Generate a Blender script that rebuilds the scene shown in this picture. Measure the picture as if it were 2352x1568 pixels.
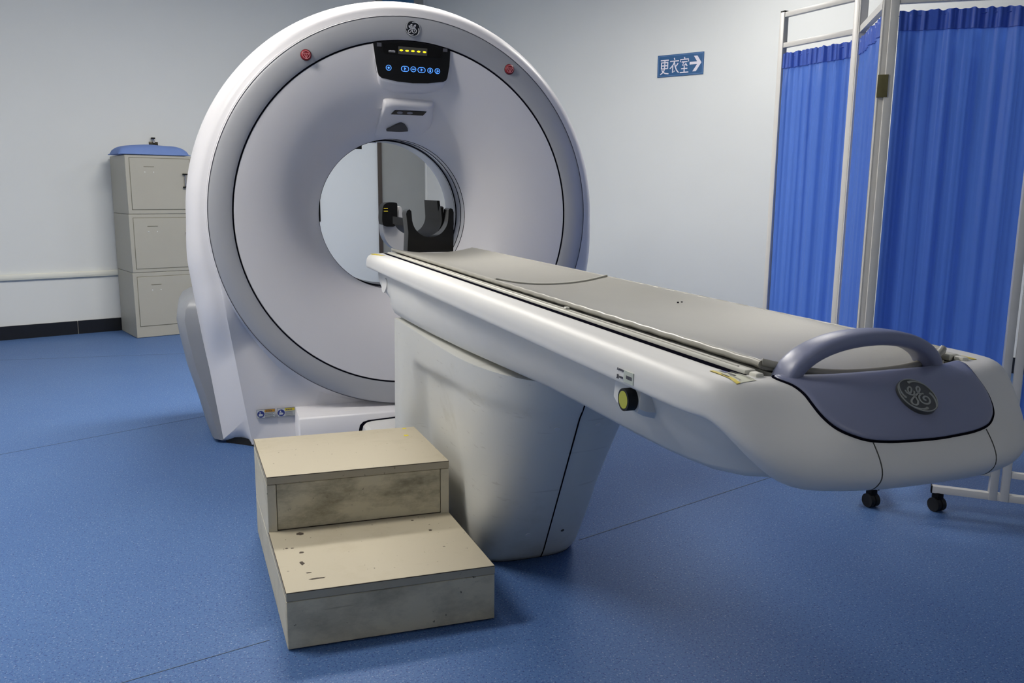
import bpy, bmesh, math, random
from mathutils import Vector, Matrix
from mathutils.bvhtree import BVHTree
random.seed(7)
for o in list(bpy.data.objects): bpy.data.objects.remove(o)
SC = bpy.context.scene
COL = SC.collection
PI = math.pi

# ------------------------------------------------------------------ camera
CAM_H = 1.15
F_PX, PITCH, ROLL, YAW = 1940.45, -0.1757, 0.0088, 0.3554
def cam_matrix():
    c, s = math.cos(PITCH), math.sin(PITCH)
    B = Matrix(((1, 0, 0), (0, -s, -c), (0, c, -s)))
    cr, sr = math.cos(ROLL), math.sin(ROLL)
    B = B @ Matrix(((cr, -sr, 0), (sr, cr, 0), (0, 0, 1)))
    c, s = math.cos(YAW), math.sin(YAW)
    return (Matrix(((c, s, 0), (-s, c, 0), (0, 0, 1))) @ B).to_4x4()
cd = bpy.data.cameras.new('camera')
cam = bpy.data.objects.new('camera', cd)
COL.objects.link(cam)
cd.sensor_width = 36.0
cd.lens = F_PX / 2352 * 36.0
cd.clip_start = 0.02
cam.matrix_world = Matrix.Translation((0, 0, CAM_H)) @ cam_matrix()
SC.camera = cam

# ------------------------------------------------------------------ world and exposure
SC.view_settings.view_transform = 'Standard'
SC.view_settings.look = 'None'
SC.view_settings.gamma = 1.0
SC.view_settings.exposure = 0.0
SC.view_settings.use_curve_mapping = False
world = bpy.data.worlds.new('world')
SC.world = world
world.use_nodes = True
world.node_tree.nodes['Background'].inputs[0].default_value = (0.6, 0.7, 0.85, 1)
world.node_tree.nodes['Background'].inputs[1].default_value = 0.03
# fluorescent ceiling lamps: x, y, length direction angle, emission strength
CEIL_Z = 3.15
LAMP_Z = 3.04
LAMPS = [(0.75, 4.6, 17.0, 78.0), (-1.1, 2.85, 17.0, 57.0), (3.1, 4.5, 17.0, 31.0), (0.9, -1.2, 17.0, 5.0)]  # the last lamp is an unseen fill added to brighten the table nose

# ------------------------------------------------------------------ helpers
def lin(c):
    return tuple((v / 12.92 if v <= 0.04045 else ((v + 0.055) / 1.055) ** 2.4) for v in c)
def rgb(r, g, b):
    return lin((r / 255, g / 255, b / 255))

def new_mat(name):
    m = bpy.data.materials.new(name)
    m.use_nodes = True
    nt = m.node_tree
    return m, nt, nt.nodes['Principled BSDF']

def mat(name, col, rough=0.45, metal=0.0, var=0.0, var_scale=6.0, bump=0.0, bump_scale=400.0, spec=0.5, coat=0.0):
    m, nt, b = new_mat(name)
    b.inputs['Base Color'].default_value = (*col, 1)
    b.inputs['Roughness'].default_value = rough
    b.inputs['Metallic'].default_value = metal
    b.inputs['Specular IOR Level'].default_value = spec
    b.inputs['Coat Weight'].default_value = coat
    tc = nt.nodes.new('ShaderNodeTexCoord')
    n = nt.nodes.new('ShaderNodeTexNoise')
    n.inputs['Scale'].default_value = var_scale
    n.inputs['Detail'].default_value = 5
    nt.links.new(tc.outputs['Object'], n.inputs['Vector'])
    mr = nt.nodes.new('ShaderNodeMapRange')
    mr.inputs[1].default_value = 0.3; mr.inputs[2].default_value = 0.7
    mr.inputs[3].default_value = 1 - var; mr.inputs[4].default_value = 1 + var
    nt.links.new(n.outputs['Fac'], mr.inputs[0])
    mx = nt.nodes.new('ShaderNodeVectorMath'); mx.operation = 'SCALE'
    mx.inputs[0].default_value = col
    nt.links.new(mr.outputs[0], mx.inputs['Scale'])
    nt.links.new(mx.outputs[0], b.inputs['Base Color'])
    if bump > 0:
        n2 = nt.nodes.new('ShaderNodeTexNoise'); n2.inputs['Scale'].default_value = bump_scale
        nt.links.new(tc.outputs['Object'], n2.inputs['Vector'])
        bp = nt.nodes.new('ShaderNodeBump'); bp.inputs['Strength'].default_value = bump; bp.inputs['Distance'].default_value = 0.001
        nt.links.new(n2.outputs['Fac'], bp.inputs['Height'])
        nt.links.new(bp.outputs[0], b.inputs['Normal'])
    return m

def dirty(name, col, dirt, rough=0.6, scale=5.0, lo=0.5, hi=0.75, amount=0.8, stretch=(1, 1, 1), speck=0.0, scratch=0.0):
    """painted surface with smudges and small chips of their own shape"""
    m, nt, b = new_mat(name)
    b.inputs['Roughness'].default_value = rough
    tc = nt.nodes.new('ShaderNodeTexCoord')
    mp = nt.nodes.new('ShaderNodeMapping'); mp.inputs['Scale'].default_value = stretch
    nt.links.new(tc.outputs['Object'], mp.inputs[0])
    n = nt.nodes.new('ShaderNodeTexNoise'); n.inputs['Scale'].default_value = scale; n.inputs['Detail'].default_value = 9; n.inputs['Roughness'].default_value = 0.68
    nt.links.new(mp.outputs[0], n.inputs['Vector'])
    mr = nt.nodes.new('ShaderNodeMapRange'); mr.inputs[1].default_value = lo; mr.inputs[2].default_value = hi; mr.inputs[3].default_value = 0; mr.inputs[4].default_value = amount
    nt.links.new(n.outputs['Fac'], mr.inputs[0])
    mix = nt.nodes.new('ShaderNodeMix'); mix.data_type = 'RGBA'
    mix.inputs['A'].default_value = (*col, 1); mix.inputs['B'].default_value = (*dirt, 1)
    nt.links.new(mr.outputs[0], mix.inputs['Factor'])
    out = mix.outputs['Result']
    def layer(out, tex_out, a, bb, amt, colour):
        r = nt.nodes.new('ShaderNodeMapRange'); r.inputs[1].default_value = a; r.inputs[2].default_value = bb; r.inputs[3].default_value = 0; r.inputs[4].default_value = amt
        nt.links.new(tex_out, r.inputs[0])
        mm = nt.nodes.new('ShaderNodeMix'); mm.data_type = 'RGBA'
        nt.links.new(out, mm.inputs['A']); mm.inputs['B'].default_value = (*colour, 1)
        nt.links.new(r.outputs[0], mm.inputs['Factor'])
        return mm.outputs['Result']
    if speck > 0:
        n3 = nt.nodes.new('ShaderNodeTexNoise'); n3.inputs['Scale'].default_value = 70; n3.inputs['Detail'].default_value = 3
        nt.links.new(tc.outputs['Object'], n3.inputs['Vector'])
        out = layer(out, n3.outputs['Fac'], 0.70, 0.75, speck, (0.05, 0.04, 0.03))
    if scratch > 0:
        mp2 = nt.nodes.new('ShaderNodeMapping'); mp2.inputs['Scale'].default_value = (3, 9, 60)
        nt.links.new(tc.outputs['Object'], mp2.inputs[0])
        n4 = nt.nodes.new('ShaderNodeTexNoise'); n4.inputs['Scale'].default_value = 1.6; n4.inputs['Detail'].default_value = 2
        nt.links.new(mp2.outputs[0], n4.inputs['Vector'])
        out = layer(out, n4.outputs['Fac'], 0.68, 0.74, scratch, (0.16, 0.12, 0.08))
    nt.links.new(out, b.inputs['Base Color'])
    return m

def emis(name, col, strength):
    m, nt, b = new_mat(name)
    b.inputs['Base Color'].default_value = (*col, 1)
    b.inputs['Emission Color'].default_value = (*col, 1)
    b.inputs['Emission Strength'].default_value = strength
    return m

def floor_mat():
    m, nt, b = new_mat('speckled_blue_vinyl')
    tc = nt.nodes.new('ShaderNodeTexCoord')
    base = rgb(90, 126, 190)
    n = nt.nodes.new('ShaderNodeTexNoise'); n.inputs['Scale'].default_value = 2.2; n.inputs['Detail'].default_value = 4
    nt.links.new(tc.outputs['Object'], n.inputs['Vector'])
    mix0 = nt.nodes.new('ShaderNodeMix'); mix0.data_type = 'RGBA'
    mix0.inputs['A'].default_value = (*rgb(72, 103, 152), 1); mix0.inputs['B'].default_value = (*rgb(81, 112, 158), 1)
    nt.links.new(n.outputs['Fac'], mix0.inputs['Factor'])
    out = mix0.outputs['Result']
    for sc, a, c, colour, amt in ((150, 0.60, 0.65, rgb(46, 66, 126), 0.6), (170, 0.64, 0.68, rgb(150, 164, 192), 0.55), (210, 0.65, 0.69, rgb(34, 42, 92), 0.7)):
        v = nt.nodes.new('ShaderNodeTexNoise'); v.inputs['Scale'].default_value = sc; v.inputs['Detail'].default_value = 1
        mp = nt.nodes.new('ShaderNodeMapping'); mp.inputs['Location'].default_value = (sc, sc * 0.37, 3)
        nt.links.new(tc.outputs['Object'], mp.inputs[0]); nt.links.new(mp.outputs[0], v.inputs['Vector'])
        r = nt.nodes.new('ShaderNodeMapRange'); r.inputs[1].default_value = a; r.inputs[2].default_value = c; r.inputs[3].default_value = 0; r.inputs[4].default_value = amt
        nt.links.new(v.outputs['Fac'], r.inputs[0])
        mm = nt.nodes.new('ShaderNodeMix'); mm.data_type = 'RGBA'
        nt.links.new(out, mm.inputs['A']); mm.inputs['B'].default_value = (*colour, 1); nt.links.new(r.outputs[0], mm.inputs['Factor'])
        out = mm.outputs['Result']
    nt.links.new(out, b.inputs['Base Color'])
    b.inputs['Roughness'].default_value = 0.5
    b.inputs['Specular IOR Level'].default_value = 0.18
    return m

def cloth_mat(name, col, transl):
    m, nt, b = new_mat(name)
    b.inputs['Base Color'].default_value = (*col, 1)
    b.inputs['Roughness'].default_value = 0.42
    b.inputs['Sheen Weight'].default_value = 0.15
    tc = nt.nodes.new('ShaderNodeTexCoord')
    n = nt.nodes.new('ShaderNodeTexNoise'); n.inputs['Scale'].default_value = 14; n.inputs['Detail'].default_value = 4
    nt.links.new(tc.outputs['Object'], n.inputs['Vector'])
    bp = nt.nodes.new('ShaderNodeBump'); bp.inputs['Strength'].default_value = 0.25; bp.inputs['Distance'].default_value = 0.01
    nt.links.new(n.outputs['Fac'], bp.inputs['Height']); nt.links.new(bp.outputs[0], b.inputs['Normal'])
    tr = nt.nodes.new('ShaderNodeBsdfTranslucent'); tr.inputs[0].default_value = (*col, 1)
    mx = nt.nodes.new('ShaderNodeMixShader'); mx.inputs[0].default_value = transl
    out = nt.nodes['Material Output']
    nt.links.new(b.outputs[0], mx.inputs[1]); nt.links.new(tr.outputs[0], mx.inputs[2]); nt.links.new(mx.outputs[0], out.inputs[0])
    return m

M = {}
M['wall'] = mat('wall_paint', rgb(216, 219, 219), 0.7, var=0.015, var_scale=1.5, bump=0.15, bump_scale=60)
M['ceil'] = mat('ceiling_paint', rgb(228, 228, 225), 0.8)
M['floor'] = floor_mat()
M['white'] = mat('gantry_white_plastic', rgb(226, 224, 227), 0.38, var=0.012, var_scale=3, bump=0.12, bump_scale=900)
M['table_white'] = mat('table_white_plastic', rgb(220, 219, 217), 0.48, var=0.02, var_scale=4, bump=0.05, bump_scale=900)
M['pedestal'] = dirty('pedestal_stained_plastic', rgb(214, 214, 209), rgb(150, 140, 105), 0.42, scale=3.2, lo=0.55, hi=0.85, amount=0.5, speck=0.12, scratch=0.18)
M['keel'] = mat('table_underside_plastic', rgb(216, 216, 214), 0.45, var=0.02)
M['silver'] = mat('silver_paint', rgb(180, 181, 185), 0.36, metal=0.18, bump=0.08, bump_scale=1500)
M['pod'] = mat('grey_side_plastic', rgb(142, 145, 151), 0.42, var=0.03)
M['bluegrey'] = mat('blue_grey_plastic', rgb(124, 129, 156), 0.34, bump=0.1, bump_scale=1200)
M['black'] = mat('black_gloss', rgb(11, 11, 13), 0.18, spec=0.35)
M['black_soft'] = mat('black_plastic', rgb(15, 15, 16), 0.45, spec=0.15)
M['rubber'] = mat('black_rubber', rgb(16, 16, 17), 0.7)
M['gap'] = mat('dark_gap', rgb(16, 16, 26), 0.9, spec=0.0)
M['seam'] = mat('seam_grey', rgb(70, 70, 66), 0.8)
M['floor_seam'] = mat('floor_weld', rgb(84, 100, 122), 0.7)
M['mat'] = mat('grey_vinyl_mat', rgb(150, 148, 140), 0.42, var=0.03, var_scale=5, bump=0.2, bump_scale=250)
M['mat_hem'] = mat('grey_vinyl_hem', rgb(158, 155, 145), 0.33, var=0.05, var_scale=20, bump=0.5, bump_scale=35)
M['rail'] = mat('cream_rail', rgb(218, 216, 205), 0.4)
M['stool_top'] = dirty('cream_paint_tread', rgb(176, 167, 146), rgb(140, 125, 92), 0.6, scale=4.5, lo=0.55, hi=0.85, amount=0.45, speck=0.9, scratch=0.10, stretch=(1, 1, 1))
M['stool_front'] = dirty('grimy_paint_riser', rgb(205, 196, 170), rgb(78, 72, 54), 0.65, scale=6.5, lo=0.44, hi=0.72, amount=0.85, speck=0.5, scratch=0.2, stretch=(0.8, 1, 1.6))
M['stool_low'] = dirty('worn_paint_riser', rgb(210, 199, 172), rgb(70, 66, 56), 0.65, scale=5.0, lo=0.45, hi=0.8, amount=0.75, speck=0.8, scratch=0.35, stretch=(0.8, 1, 1.4))
M['stool_side'] = dirty('worn_paint_side', rgb(204, 196, 174), rgb(104, 98, 80), 0.6, scale=5, lo=0.5, hi=0.8, amount=0.5, speck=0.6)
M['edge'] = mat('worn_edge_joint_shade', rgb(62, 52, 42), 0.8, var=0.3, var_scale=30)  # worn edges and scuffs, also the painted shade in the stool joints
M['cabinet'] = mat('grey_beige_steel', rgb(166, 164, 154), 0.45, var=0.015, bump=0.1, bump_scale=700)
M['cab_line'] = mat('cabinet_gap', rgb(110, 108, 92), 0.7)
M['chrome'] = mat('chrome', rgb(190, 190, 195), 0.2, metal=0.9)
M['dark_chrome'] = mat('dark_bronze', rgb(60, 56, 44), 0.4, metal=0.6)
M['brass'] = mat('old_brass', rgb(110, 104, 70), 0.45, metal=0.5, var=0.1, var_scale=40)
M['base_tile'] = mat('black_skirting_tile', rgb(22, 23, 27), 0.3, var=0.08, var_scale=9)
M['grout'] = mat('pale_grout', rgb(165, 162, 152), 0.9)
M['trunk'] = mat('cream_trunking', rgb(222, 222, 212), 0.45)
M['frame_white'] = mat('white_enamel_tube', rgb(214, 212, 208), 0.35, var=0.02, var_scale=12)
M['curtain'] = cloth_mat('blue_curtain_cloth', rgb(92, 138, 235), 0.38)
M['curtain_hem'] = cloth_mat('blue_curtain_hem_cloth', rgb(70, 110, 214), 0.28)
M['pillow'] = mat('blue_pillow_cloth', rgb(104, 130, 188), 0.75, var=0.05, bump=0.3, bump_scale=500)
M['sign_blue'] = mat('sign_blue', rgb(40, 88, 136), 0.35, var=0.03)
M['sign_line'] = mat('sign_border', rgb(98, 130, 178), 0.4)
M['sign_white'] = mat('sign_white', rgb(222, 218, 230), 0.5)
M['poster_blue'] = mat('poster_blue', rgb(60, 110, 150), 0.5, var=0.15, var_scale=9)
M['grey_strip'] = mat('grey_wall_strip', rgb(150, 153, 151), 0.5, var=0.02)
M['door'] = mat('door_white_panel', rgb(226, 232, 236), 0.35)
M['door_frame'] = mat('door_dark_frame', rgb(66, 58, 52), 0.5)
M['red'] = mat('red_button', rgb(138, 22, 34), 0.3)
M['pink'] = mat('button_mark', rgb(225, 150, 155), 0.4)
M['dark_ring'] = mat('dark_ring', rgb(60, 50, 48), 0.4)
M['display'] = mat('display_glass', rgb(78, 76, 70), 0.25)
M['led'] = emis('led_yellow', rgb(255, 232, 30), 1.4)
M['key'] = emis('key_blue', rgb(84, 156, 255), 1.1)
M['key_lit'] = emis('key_pale', rgb(130, 190, 255), 1.0)
M['key_dark'] = mat('key_dark', rgb(14, 24, 66), 0.3)
M['mark'] = mat('pale_print', rgb(220, 220, 220), 0.5)
M['logo_disc'] = mat('emblem_grey', rgb(72, 74, 74), 0.35)
M['logo_line'] = mat('emblem_line', rgb(156, 158, 154), 0.35, metal=0.2)
M['logo_black'] = mat('emblem_black', rgb(18, 20, 28), 0.2)
M['logo_chrome'] = mat('emblem_chrome', rgb(232, 232, 235), 0.25, metal=0.3)
M['lens'] = mat('lens_grey', rgb(128, 130, 142), 0.3)
M['tri'] = mat('speaker_grey', rgb(72, 70, 70), 0.6)
M['window_ring'] = mat('bore_window', rgb(176, 178, 186), 0.15, spec=0.8)
M['bore'] = mat('bore_white', rgb(205, 205, 208), 0.25)
M['lbl_white'] = mat('label_white', rgb(205, 208, 206), 0.45)
M['lbl_table'] = mat('label_table', rgb(186, 188, 164), 0.45)
M['lbl_green'] = mat('label_pale_green', rgb(190, 196, 184), 0.45)
M['lbl_line'] = mat('label_edge', rgb(120, 122, 130), 0.5)
M['orange'] = mat('label_orange', rgb(196, 140, 40), 0.5, var=0.1, var_scale=80)
M['yellow'] = mat('label_yellow', rgb(218, 196, 50), 0.5, var=0.08, var_scale=80)
M['lens_yellow'] = mat('lens_yellow', rgb(176, 176, 48), 0.3)
M['navy'] = mat('label_navy', rgb(44, 56, 130), 0.5)
M['ink'] = mat('print_ink', rgb(84, 84, 92), 0.6)
M['paint_yellow'] = mat('paint_spot', rgb(205, 190, 50), 0.7)
M['grey_dev'] = mat('injector_grey', rgb(172, 172, 174), 0.45)
M['lamp_body'] = mat('lamp_white', rgb(225, 225, 225), 0.5)

def link(o, parent=None):
    COL.objects.link(o)
    if parent is not None:
        o.parent = parent
        if parent.type == 'EMPTY':
            o.matrix_parent_inverse = Matrix.Translation(-parent.location)
    return o

def meshobj(name, verts, faces, m, parent=None, smooth=True, ang=40):
    me = bpy.data.meshes.new(name)
    me.from_pydata([tuple(v) for v in verts], [], faces)
    bm = bmesh.new(); bm.from_mesh(me)
    bmesh.ops.remove_doubles(bm, verts=bm.verts, dist=1e-6)
    bmesh.ops.recalc_face_normals(bm, faces=bm.faces)
    bm.to_mesh(me); bm.free()
    return finish(name, me, m, parent, smooth, ang)

def finish(name, me, m, parent=None, smooth=True, ang=40):
    if smooth:
        me.shade_smooth()
        me.set_sharp_from_angle(angle=math.radians(ang))
    me.materials.append(M[m])
    return link(bpy.data.objects.new(name, me), parent)

def bmobj(name, bm, m, parent=None, smooth=True, ang=40):
    me = bpy.data.meshes.new(name)
    bmesh.ops.recalc_face_normals(bm, faces=bm.faces)
    bm.to_mesh(me); bm.free()
    return finish(name, me, m, parent, smooth, ang)

def add_box(bm, c, s, X=None, bevel=0.0, seg=2):
    """c centre, s full sizes, X optional 3x3 with columns as axes"""
    r = bmesh.ops.create_cube(bm, size=1.0)
    vs = r['verts']
    for v in vs:
        p = Vector((v.co.x * s[0], v.co.y * s[1], v.co.z * s[2]))
        v.co = (X @ p if X is not None else p) + Vector(c)
    if bevel > 0:
        es = list({e for v in vs for e in v.link_edges})
        bmesh.ops.bevel(bm, geom=es, offset=bevel, segments=seg, profile=0.5, affect='EDGES')

def box(name, c, s, m, parent=None, X=None, bevel=0.0, seg=2):
    bm = bmesh.new(); add_box(bm, c, s, X, bevel, seg)
    return bmobj(name, bm, m, parent)

def axes(xdir, zdir=(0, 0, 1)):
    x = Vector(xdir).normalized(); z = Vector(zdir); z = (z - x * z.dot(x)).normalized(); y = z.cross(x)
    return Matrix((x, y, z)).transposed()

def bar(name, a, b, w, h, m, parent=None, bevel=0.002):
    a = Vector(a); b = Vector(b); d = b - a
    up = (0, 0, 1) if abs(d.normalized().z) < 0.9 else (0, 1, 0)
    return box(name, (a + b) / 2, (d.length, w, h), m, parent, axes(d, up), bevel)

def tube_data(pts, r, n=8, closed=False, cap=True, flat=1.0, ref=None):
    pts = [Vector(p) for p in pts]; N = len(pts)
    verts = []; faces = []
    prev = None
    for i, p in enumerate(pts):
        if closed: t = (pts[(i + 1) % N] - pts[i - 1]).normalized()
        else: t = (pts[min(i + 1, N - 1)] - pts[max(i - 1, 0)]).normalized()
        if ref is not None: up = Vector(ref)
        elif prev is None: up = Vector((0, 0, 1)) if abs(t.z) < 0.9 else Vector((1, 0, 0))
        else: up = prev
        s = t.cross(up).normalized(); u = s.cross(t).normalized(); prev = u
        rr = r[i] if isinstance(r, (list, tuple)) else r
        for k in range(n):
            a = 2 * PI * k / n
            verts.append(p + s * math.cos(a) * rr + u * math.sin(a) * rr * flat)
    M_ = N if closed else N - 1
    for i in range(M_):
        for k in range(n):
            a = i * n + k; b = i * n + (k + 1) % n
            c = ((i + 1) % N) * n + (k + 1) % n; d = ((i + 1) % N) * n + k
            faces.append((a, b, c, d))
    if cap and not closed:
        faces.append(tuple(range(n))[::-1]); faces.append(tuple(range((N - 1) * n, N * n)))
    return verts, faces

def tube(name, pts, r, m, parent=None, n=8, closed=False, flat=1.0, ref=None):
    v, f = tube_data(pts, r, n, closed, True, flat, ref)
    return meshobj(name, v, f, m, parent)

def catmull(pts, per=6, closed=False):
    P = [Vector(p) for p in pts]; N = len(P); out = []
    for i in range(N if closed else N - 1):
        p0 = P[(i - 1) % N] if (closed or i > 0) else P[0] * 2 - P[1]
        p1 = P[i]; p2 = P[(i + 1) % N]
        p3 = P[(i + 2) % N] if (closed or i + 2 < N) else P[-1] * 2 - P[-2]
        for k in range(per):
            t = k / per
            out.append(0.5 * ((2 * p1) + (p2 - p0) * t + (2 * p0 - 5 * p1 + 4 * p2 - p3) * t * t + (3 * p1 - p0 - 3 * p2 + p3) * t ** 3))
    if not closed: out.append(P[-1])
    return out

class Frame:
    """flat drawing frame: origin o, in-plane axes u, v, normal n"""
    def __init__(s, o, u, v):
        s.o = Vector(o); s.u = Vector(u).normalized(); s.v = Vector(v).normalized(); s.n = s.u.cross(s.v).normalized()
    def p(s, a, b, h=0.0): return s.o + s.u * a + s.v * b + s.n * h

def plate_data(fr, poly, h0, h1):
    n = len(poly)
    verts = [fr.p(a, b, h0) for a, b in poly] + [fr.p(a, b, h1) for a, b in poly]
    faces = [tuple(range(n))[::-1], tuple(range(n, 2 * n))] + [(i, (i + 1) % n, n + (i + 1) % n, n + i) for i in range(n)]
    return verts, faces

def plate(name, fr, poly, h0, h1, m, parent=None):
    v, f = plate_data(fr, poly, h0, h1)
    return meshobj(name, v, f, m, parent, ang=30)

def merge(parts):
    V = []; Fc = []
    for v, f in parts:
        k = len(V); V += list(v); Fc += [tuple(i + k for i in q) for q in f]
    return V, Fc

def rect(x0, y0, x1, y1): return [(x0, y0), (x1, y0), (x1, y1), (x0, y1)]
def disc(cx, cy, r, n=32, ry=None):
    ry = ry or r
    return [(cx + r * math.cos(2 * PI * i / n), cy + ry * math.sin(2 * PI * i / n)) for i in range(n)]

def ribbon_data(fr, pts, w, h0, h1, closed=False):
    """flat stroke of width w (number or list) along 2D points"""
    P = [Vector((p[0], p[1])) for p in pts]; N = len(P)
    verts = []; faces = []
    for i, p in enumerate(P):
        if closed: t = P[(i + 1) % N] - P[i - 1]
        else: t = P[min(i + 1, N - 1)] - P[max(i - 1, 0)]
        t.normalize(); s = Vector((-t.y, t.x)); ww = (w[i] if isinstance(w, (list, tuple)) else w) / 2
        a = p + s * ww; b = p - s * ww
        verts += [fr.p(a.x, a.y, h0), fr.p(b.x, b.y, h0), fr.p(b.x, b.y, h1), fr.p(a.x, a.y, h1)]
    for i in range(N if closed else N - 1):
        j = (i + 1) % N
        for k in range(4):
            faces.append((i * 4 + k, i * 4 + (k + 1) % 4, j * 4 + (k + 1) % 4, j * 4 + k))
    if not closed:
        faces += [(3, 2, 1, 0), tuple((N - 1) * 4 + k for k in range(4))]
    return verts, faces

def thing(name, label, cat, loc, group=None):
    o = bpy.data.objects.new(name, None); COL.objects.link(o)
    o.location = loc; o.empty_display_size = 0.1
    return tag(o, label, cat, group)
def tag(o, label, cat, group=None):
    o['label'] = label; o['category'] = cat
    if group: o['group'] = group
    return o
def struct(o):
    o['kind'] = 'structure'
    return o

def smooth01(a, b, x):
    t = max(0.0, min(1.0, (x - a) / (b - a))); return t * t * (3 - 2 * t)
def lerp(a, b, t): return a + (b - a) * t

def grid_faces(nu, nv, close_u=False, close_v=False):
    f = []
    for i in range(nu if close_u else nu - 1):
        for j in range(nv if close_v else nv - 1):
            a = i * nv + j; b = ((i + 1) % nu) * nv + j
            f.append((a, b, ((i + 1) % nu) * nv + (j + 1) % nv, i * nv + (j + 1) % nv))
    return f

def lathe_y(name, prof, cx, cz, m, parent, n=160, close=False):
    """prof list of (r, y) turned around the line x = cx, z = cz"""
    V = []
    for i in range(n):
        a = 2 * PI * i / n
        for r, y in prof: V.append((cx + r * math.cos(a), y, cz + r * math.sin(a)))
    return meshobj(name, V, grid_faces(n, len(prof), True, close), m, parent, ang=50)

# ------------------------------------------------------------------ the room
WD = Vector((math.sin(math.radians(72.55)), math.cos(math.radians(72.55)), 0))     # along the back wall
WN = Vector((WD.y, -WD.x, 0))                                                      # from the back wall into the room
W0 = Vector((-0.631, 7.546, 0))
def onwall(x, z=0.0, off=0.0):
    t = (x - W0.x) / WD.x
    return W0 + WD * t + WN * off + Vector((0, 0, z))
CORNER = Vector((2.166, 8.426, 0)); CORNER = onwall(2.20)
RD = Vector((math.sin(math.radians(32.0)), -math.cos(math.radians(32.0)), 0))      # along the right wall towards the camera
RN = Vector((-RD.y, RD.x, 0)); RN = RN if RN.x < 0 else -RN
POLY = [onwall(-2.3), CORNER, CORNER + RD * 7.2, None, None]
POLY[3] = Vector((POLY[2].x, -2.0, 0)); POLY[4] = Vector((-2.3, -2.0, 0))

def slab(name, poly, z0, z1, m):
    n = len(poly)
    V = [(p.x, p.y, z0) for p in poly] + [(p.x, p.y, z1) for p in poly]
    Fc = [tuple(range(n)), tuple(range(n, 2 * n))] + [(i, (i + 1) % n, n + (i + 1) % n, n + i) for i in range(n)]
    return struct(meshobj(name, V, Fc, m, smooth=False))
floor = slab('floor', POLY, -0.1, 0.0, 'floor')
slab('ceiling', POLY, CEIL_Z, CEIL_Z + 0.1, 'ceil')
def wall(name, a, b):
    d = (b - a).normalized(); nrm = Vector((-d.y, d.x, 0))
    cen = (POLY[0] + POLY[2] + POLY[4]) / 3
    if nrm.dot(cen - a) > 0: nrm = -nrm
    return struct(box(name, (a + b) / 2 + nrm * 0.06 + Vector((0, 0, CEIL_Z / 2)), ((b - a).length + 0.1, 0.12, CEIL_Z), 'wall', X=axes(d)))
wall('wall_back', POLY[0], POLY[1]); wall('wall_right', POLY[1], POLY[2]); wall('wall_side', POLY[2], POLY[3])
wall('wall_front', POLY[3], POLY[4]); wall('wall_left', POLY[4], POLY[0])

# welded floor seams
def floor_seam(a, b, w=0.004):
    a = Vector((*a, 0.0004)); b = Vector((*b, 0.0004))
    o = box('floor_seam', (a + b) / 2, ((b - a).length, w, 0.0012), 'floor_seam', floor, axes(b - a))
floor_seam((1.148, 2.429), (3.2, 3.08)); floor_seam((-2.2, 3.47), (0.01, 4.50), 0.0025)
floor_seam((-2.2, 6.53), (-0.02, 6.30), 0.003)
floor_seam((-0.9, 1.86), (0.12, 2.11), 0.002)

# black skirting tiles along the back and right walls
def skirting(name, a, d, nrm, length, first, m_len=0.6):
    root = bpy.data.objects.new(name, None); COL.objects.link(root); root.location = a; struct(root)
    t = 0.0; L = first
    box('grout_backing', a + d * length / 2 + nrm * 0.004 + Vector((0, 0, 0.05)), (length, 0.008, 0.1), 'grout', root, axes(d))
    while t < length:
        L = min(L, length - t)
        box('tile', a + d * (t + L / 2) + nrm * 0.008 + Vector((0, 0, 0.0525)), (max(L - 0.005, 0.01), 0.014, 0.105), 'base_tile', root, axes(d), 0.001, 1)
        t += L; L = m_len
    return root
p_joint = (-0.935 - POLY[0].x) / WD.x
skirting('baseboard_back', POLY[0], WD, WN, (onwall(0.72) - POLY[0]).length, p_joint % 0.6)
skirting('baseboard_right', POLY[1] + RD * 0.02, RD, RN, 7.1, 0.6)

# cream cable trunking on the back wall
tr = struct(box('trim_1', (onwall(-2.28) + onwall(0.6)) / 2 + WN * 0.012 + Vector((0, 0, 0.475)), ((onwall(0.6) - onwall(-2.28)).length, 0.024, 0.043), 'trunk', X=axes(WD), bevel=0.003))
box('trunking_lid', (onwall(-2.28) + onwall(0.6)) / 2 + WN * 0.025 + Vector((0, 0, 0.478)), ((onwall(0.6) - onwall(-2.28)).length, 0.004, 0.03), 'trunk', tr, axes(WD), 0.001)

wp = box('trim_2', (onwall(1.676) + onwall(2.165)) / 2 + WN * 0.012 + Vector((0, 0, CEIL_Z / 2)), ((onwall(2.165) - onwall(1.676)).length, 0.024, CEIL_Z - 0.002), 'grey_strip', X=axes(WD), bevel=0.002); struct(wp)  # darker grey strip over the back wall beside the door
# white sliding door on the back wall, seen through the bore
dr = bpy.data.objects.new('door_1', None); COL.objects.link(dr); dr.location = onwall(1.2); struct(dr)
WX = axes(WD)
box('door_leaf', onwall(1.19, 1.06, 0.04), ((onwall(1.635) - onwall(0.745)).length, 0.05, 2.1), 'door', dr, WX, 0.003)
box('door_edge', onwall(1.653, 1.06, 0.045), (0.038, 0.07, 2.1), 'door_frame', dr, WX, 0.002)
box('door_edge', onwall(0.735, 1.06, 0.045), (0.025, 0.07, 2.1), 'door_frame', dr, WX, 0.002)
box('door_rail', onwall(1.35, 2.16, 0.05), (1.7, 0.09, 0.08), 'chrome', dr, WX, 0.003)
box('door_handle', onwall(1.035, 0.99, 0.075), (0.03, 0.022, 0.26), 'black_soft', dr, WX, 0.004)

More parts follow.
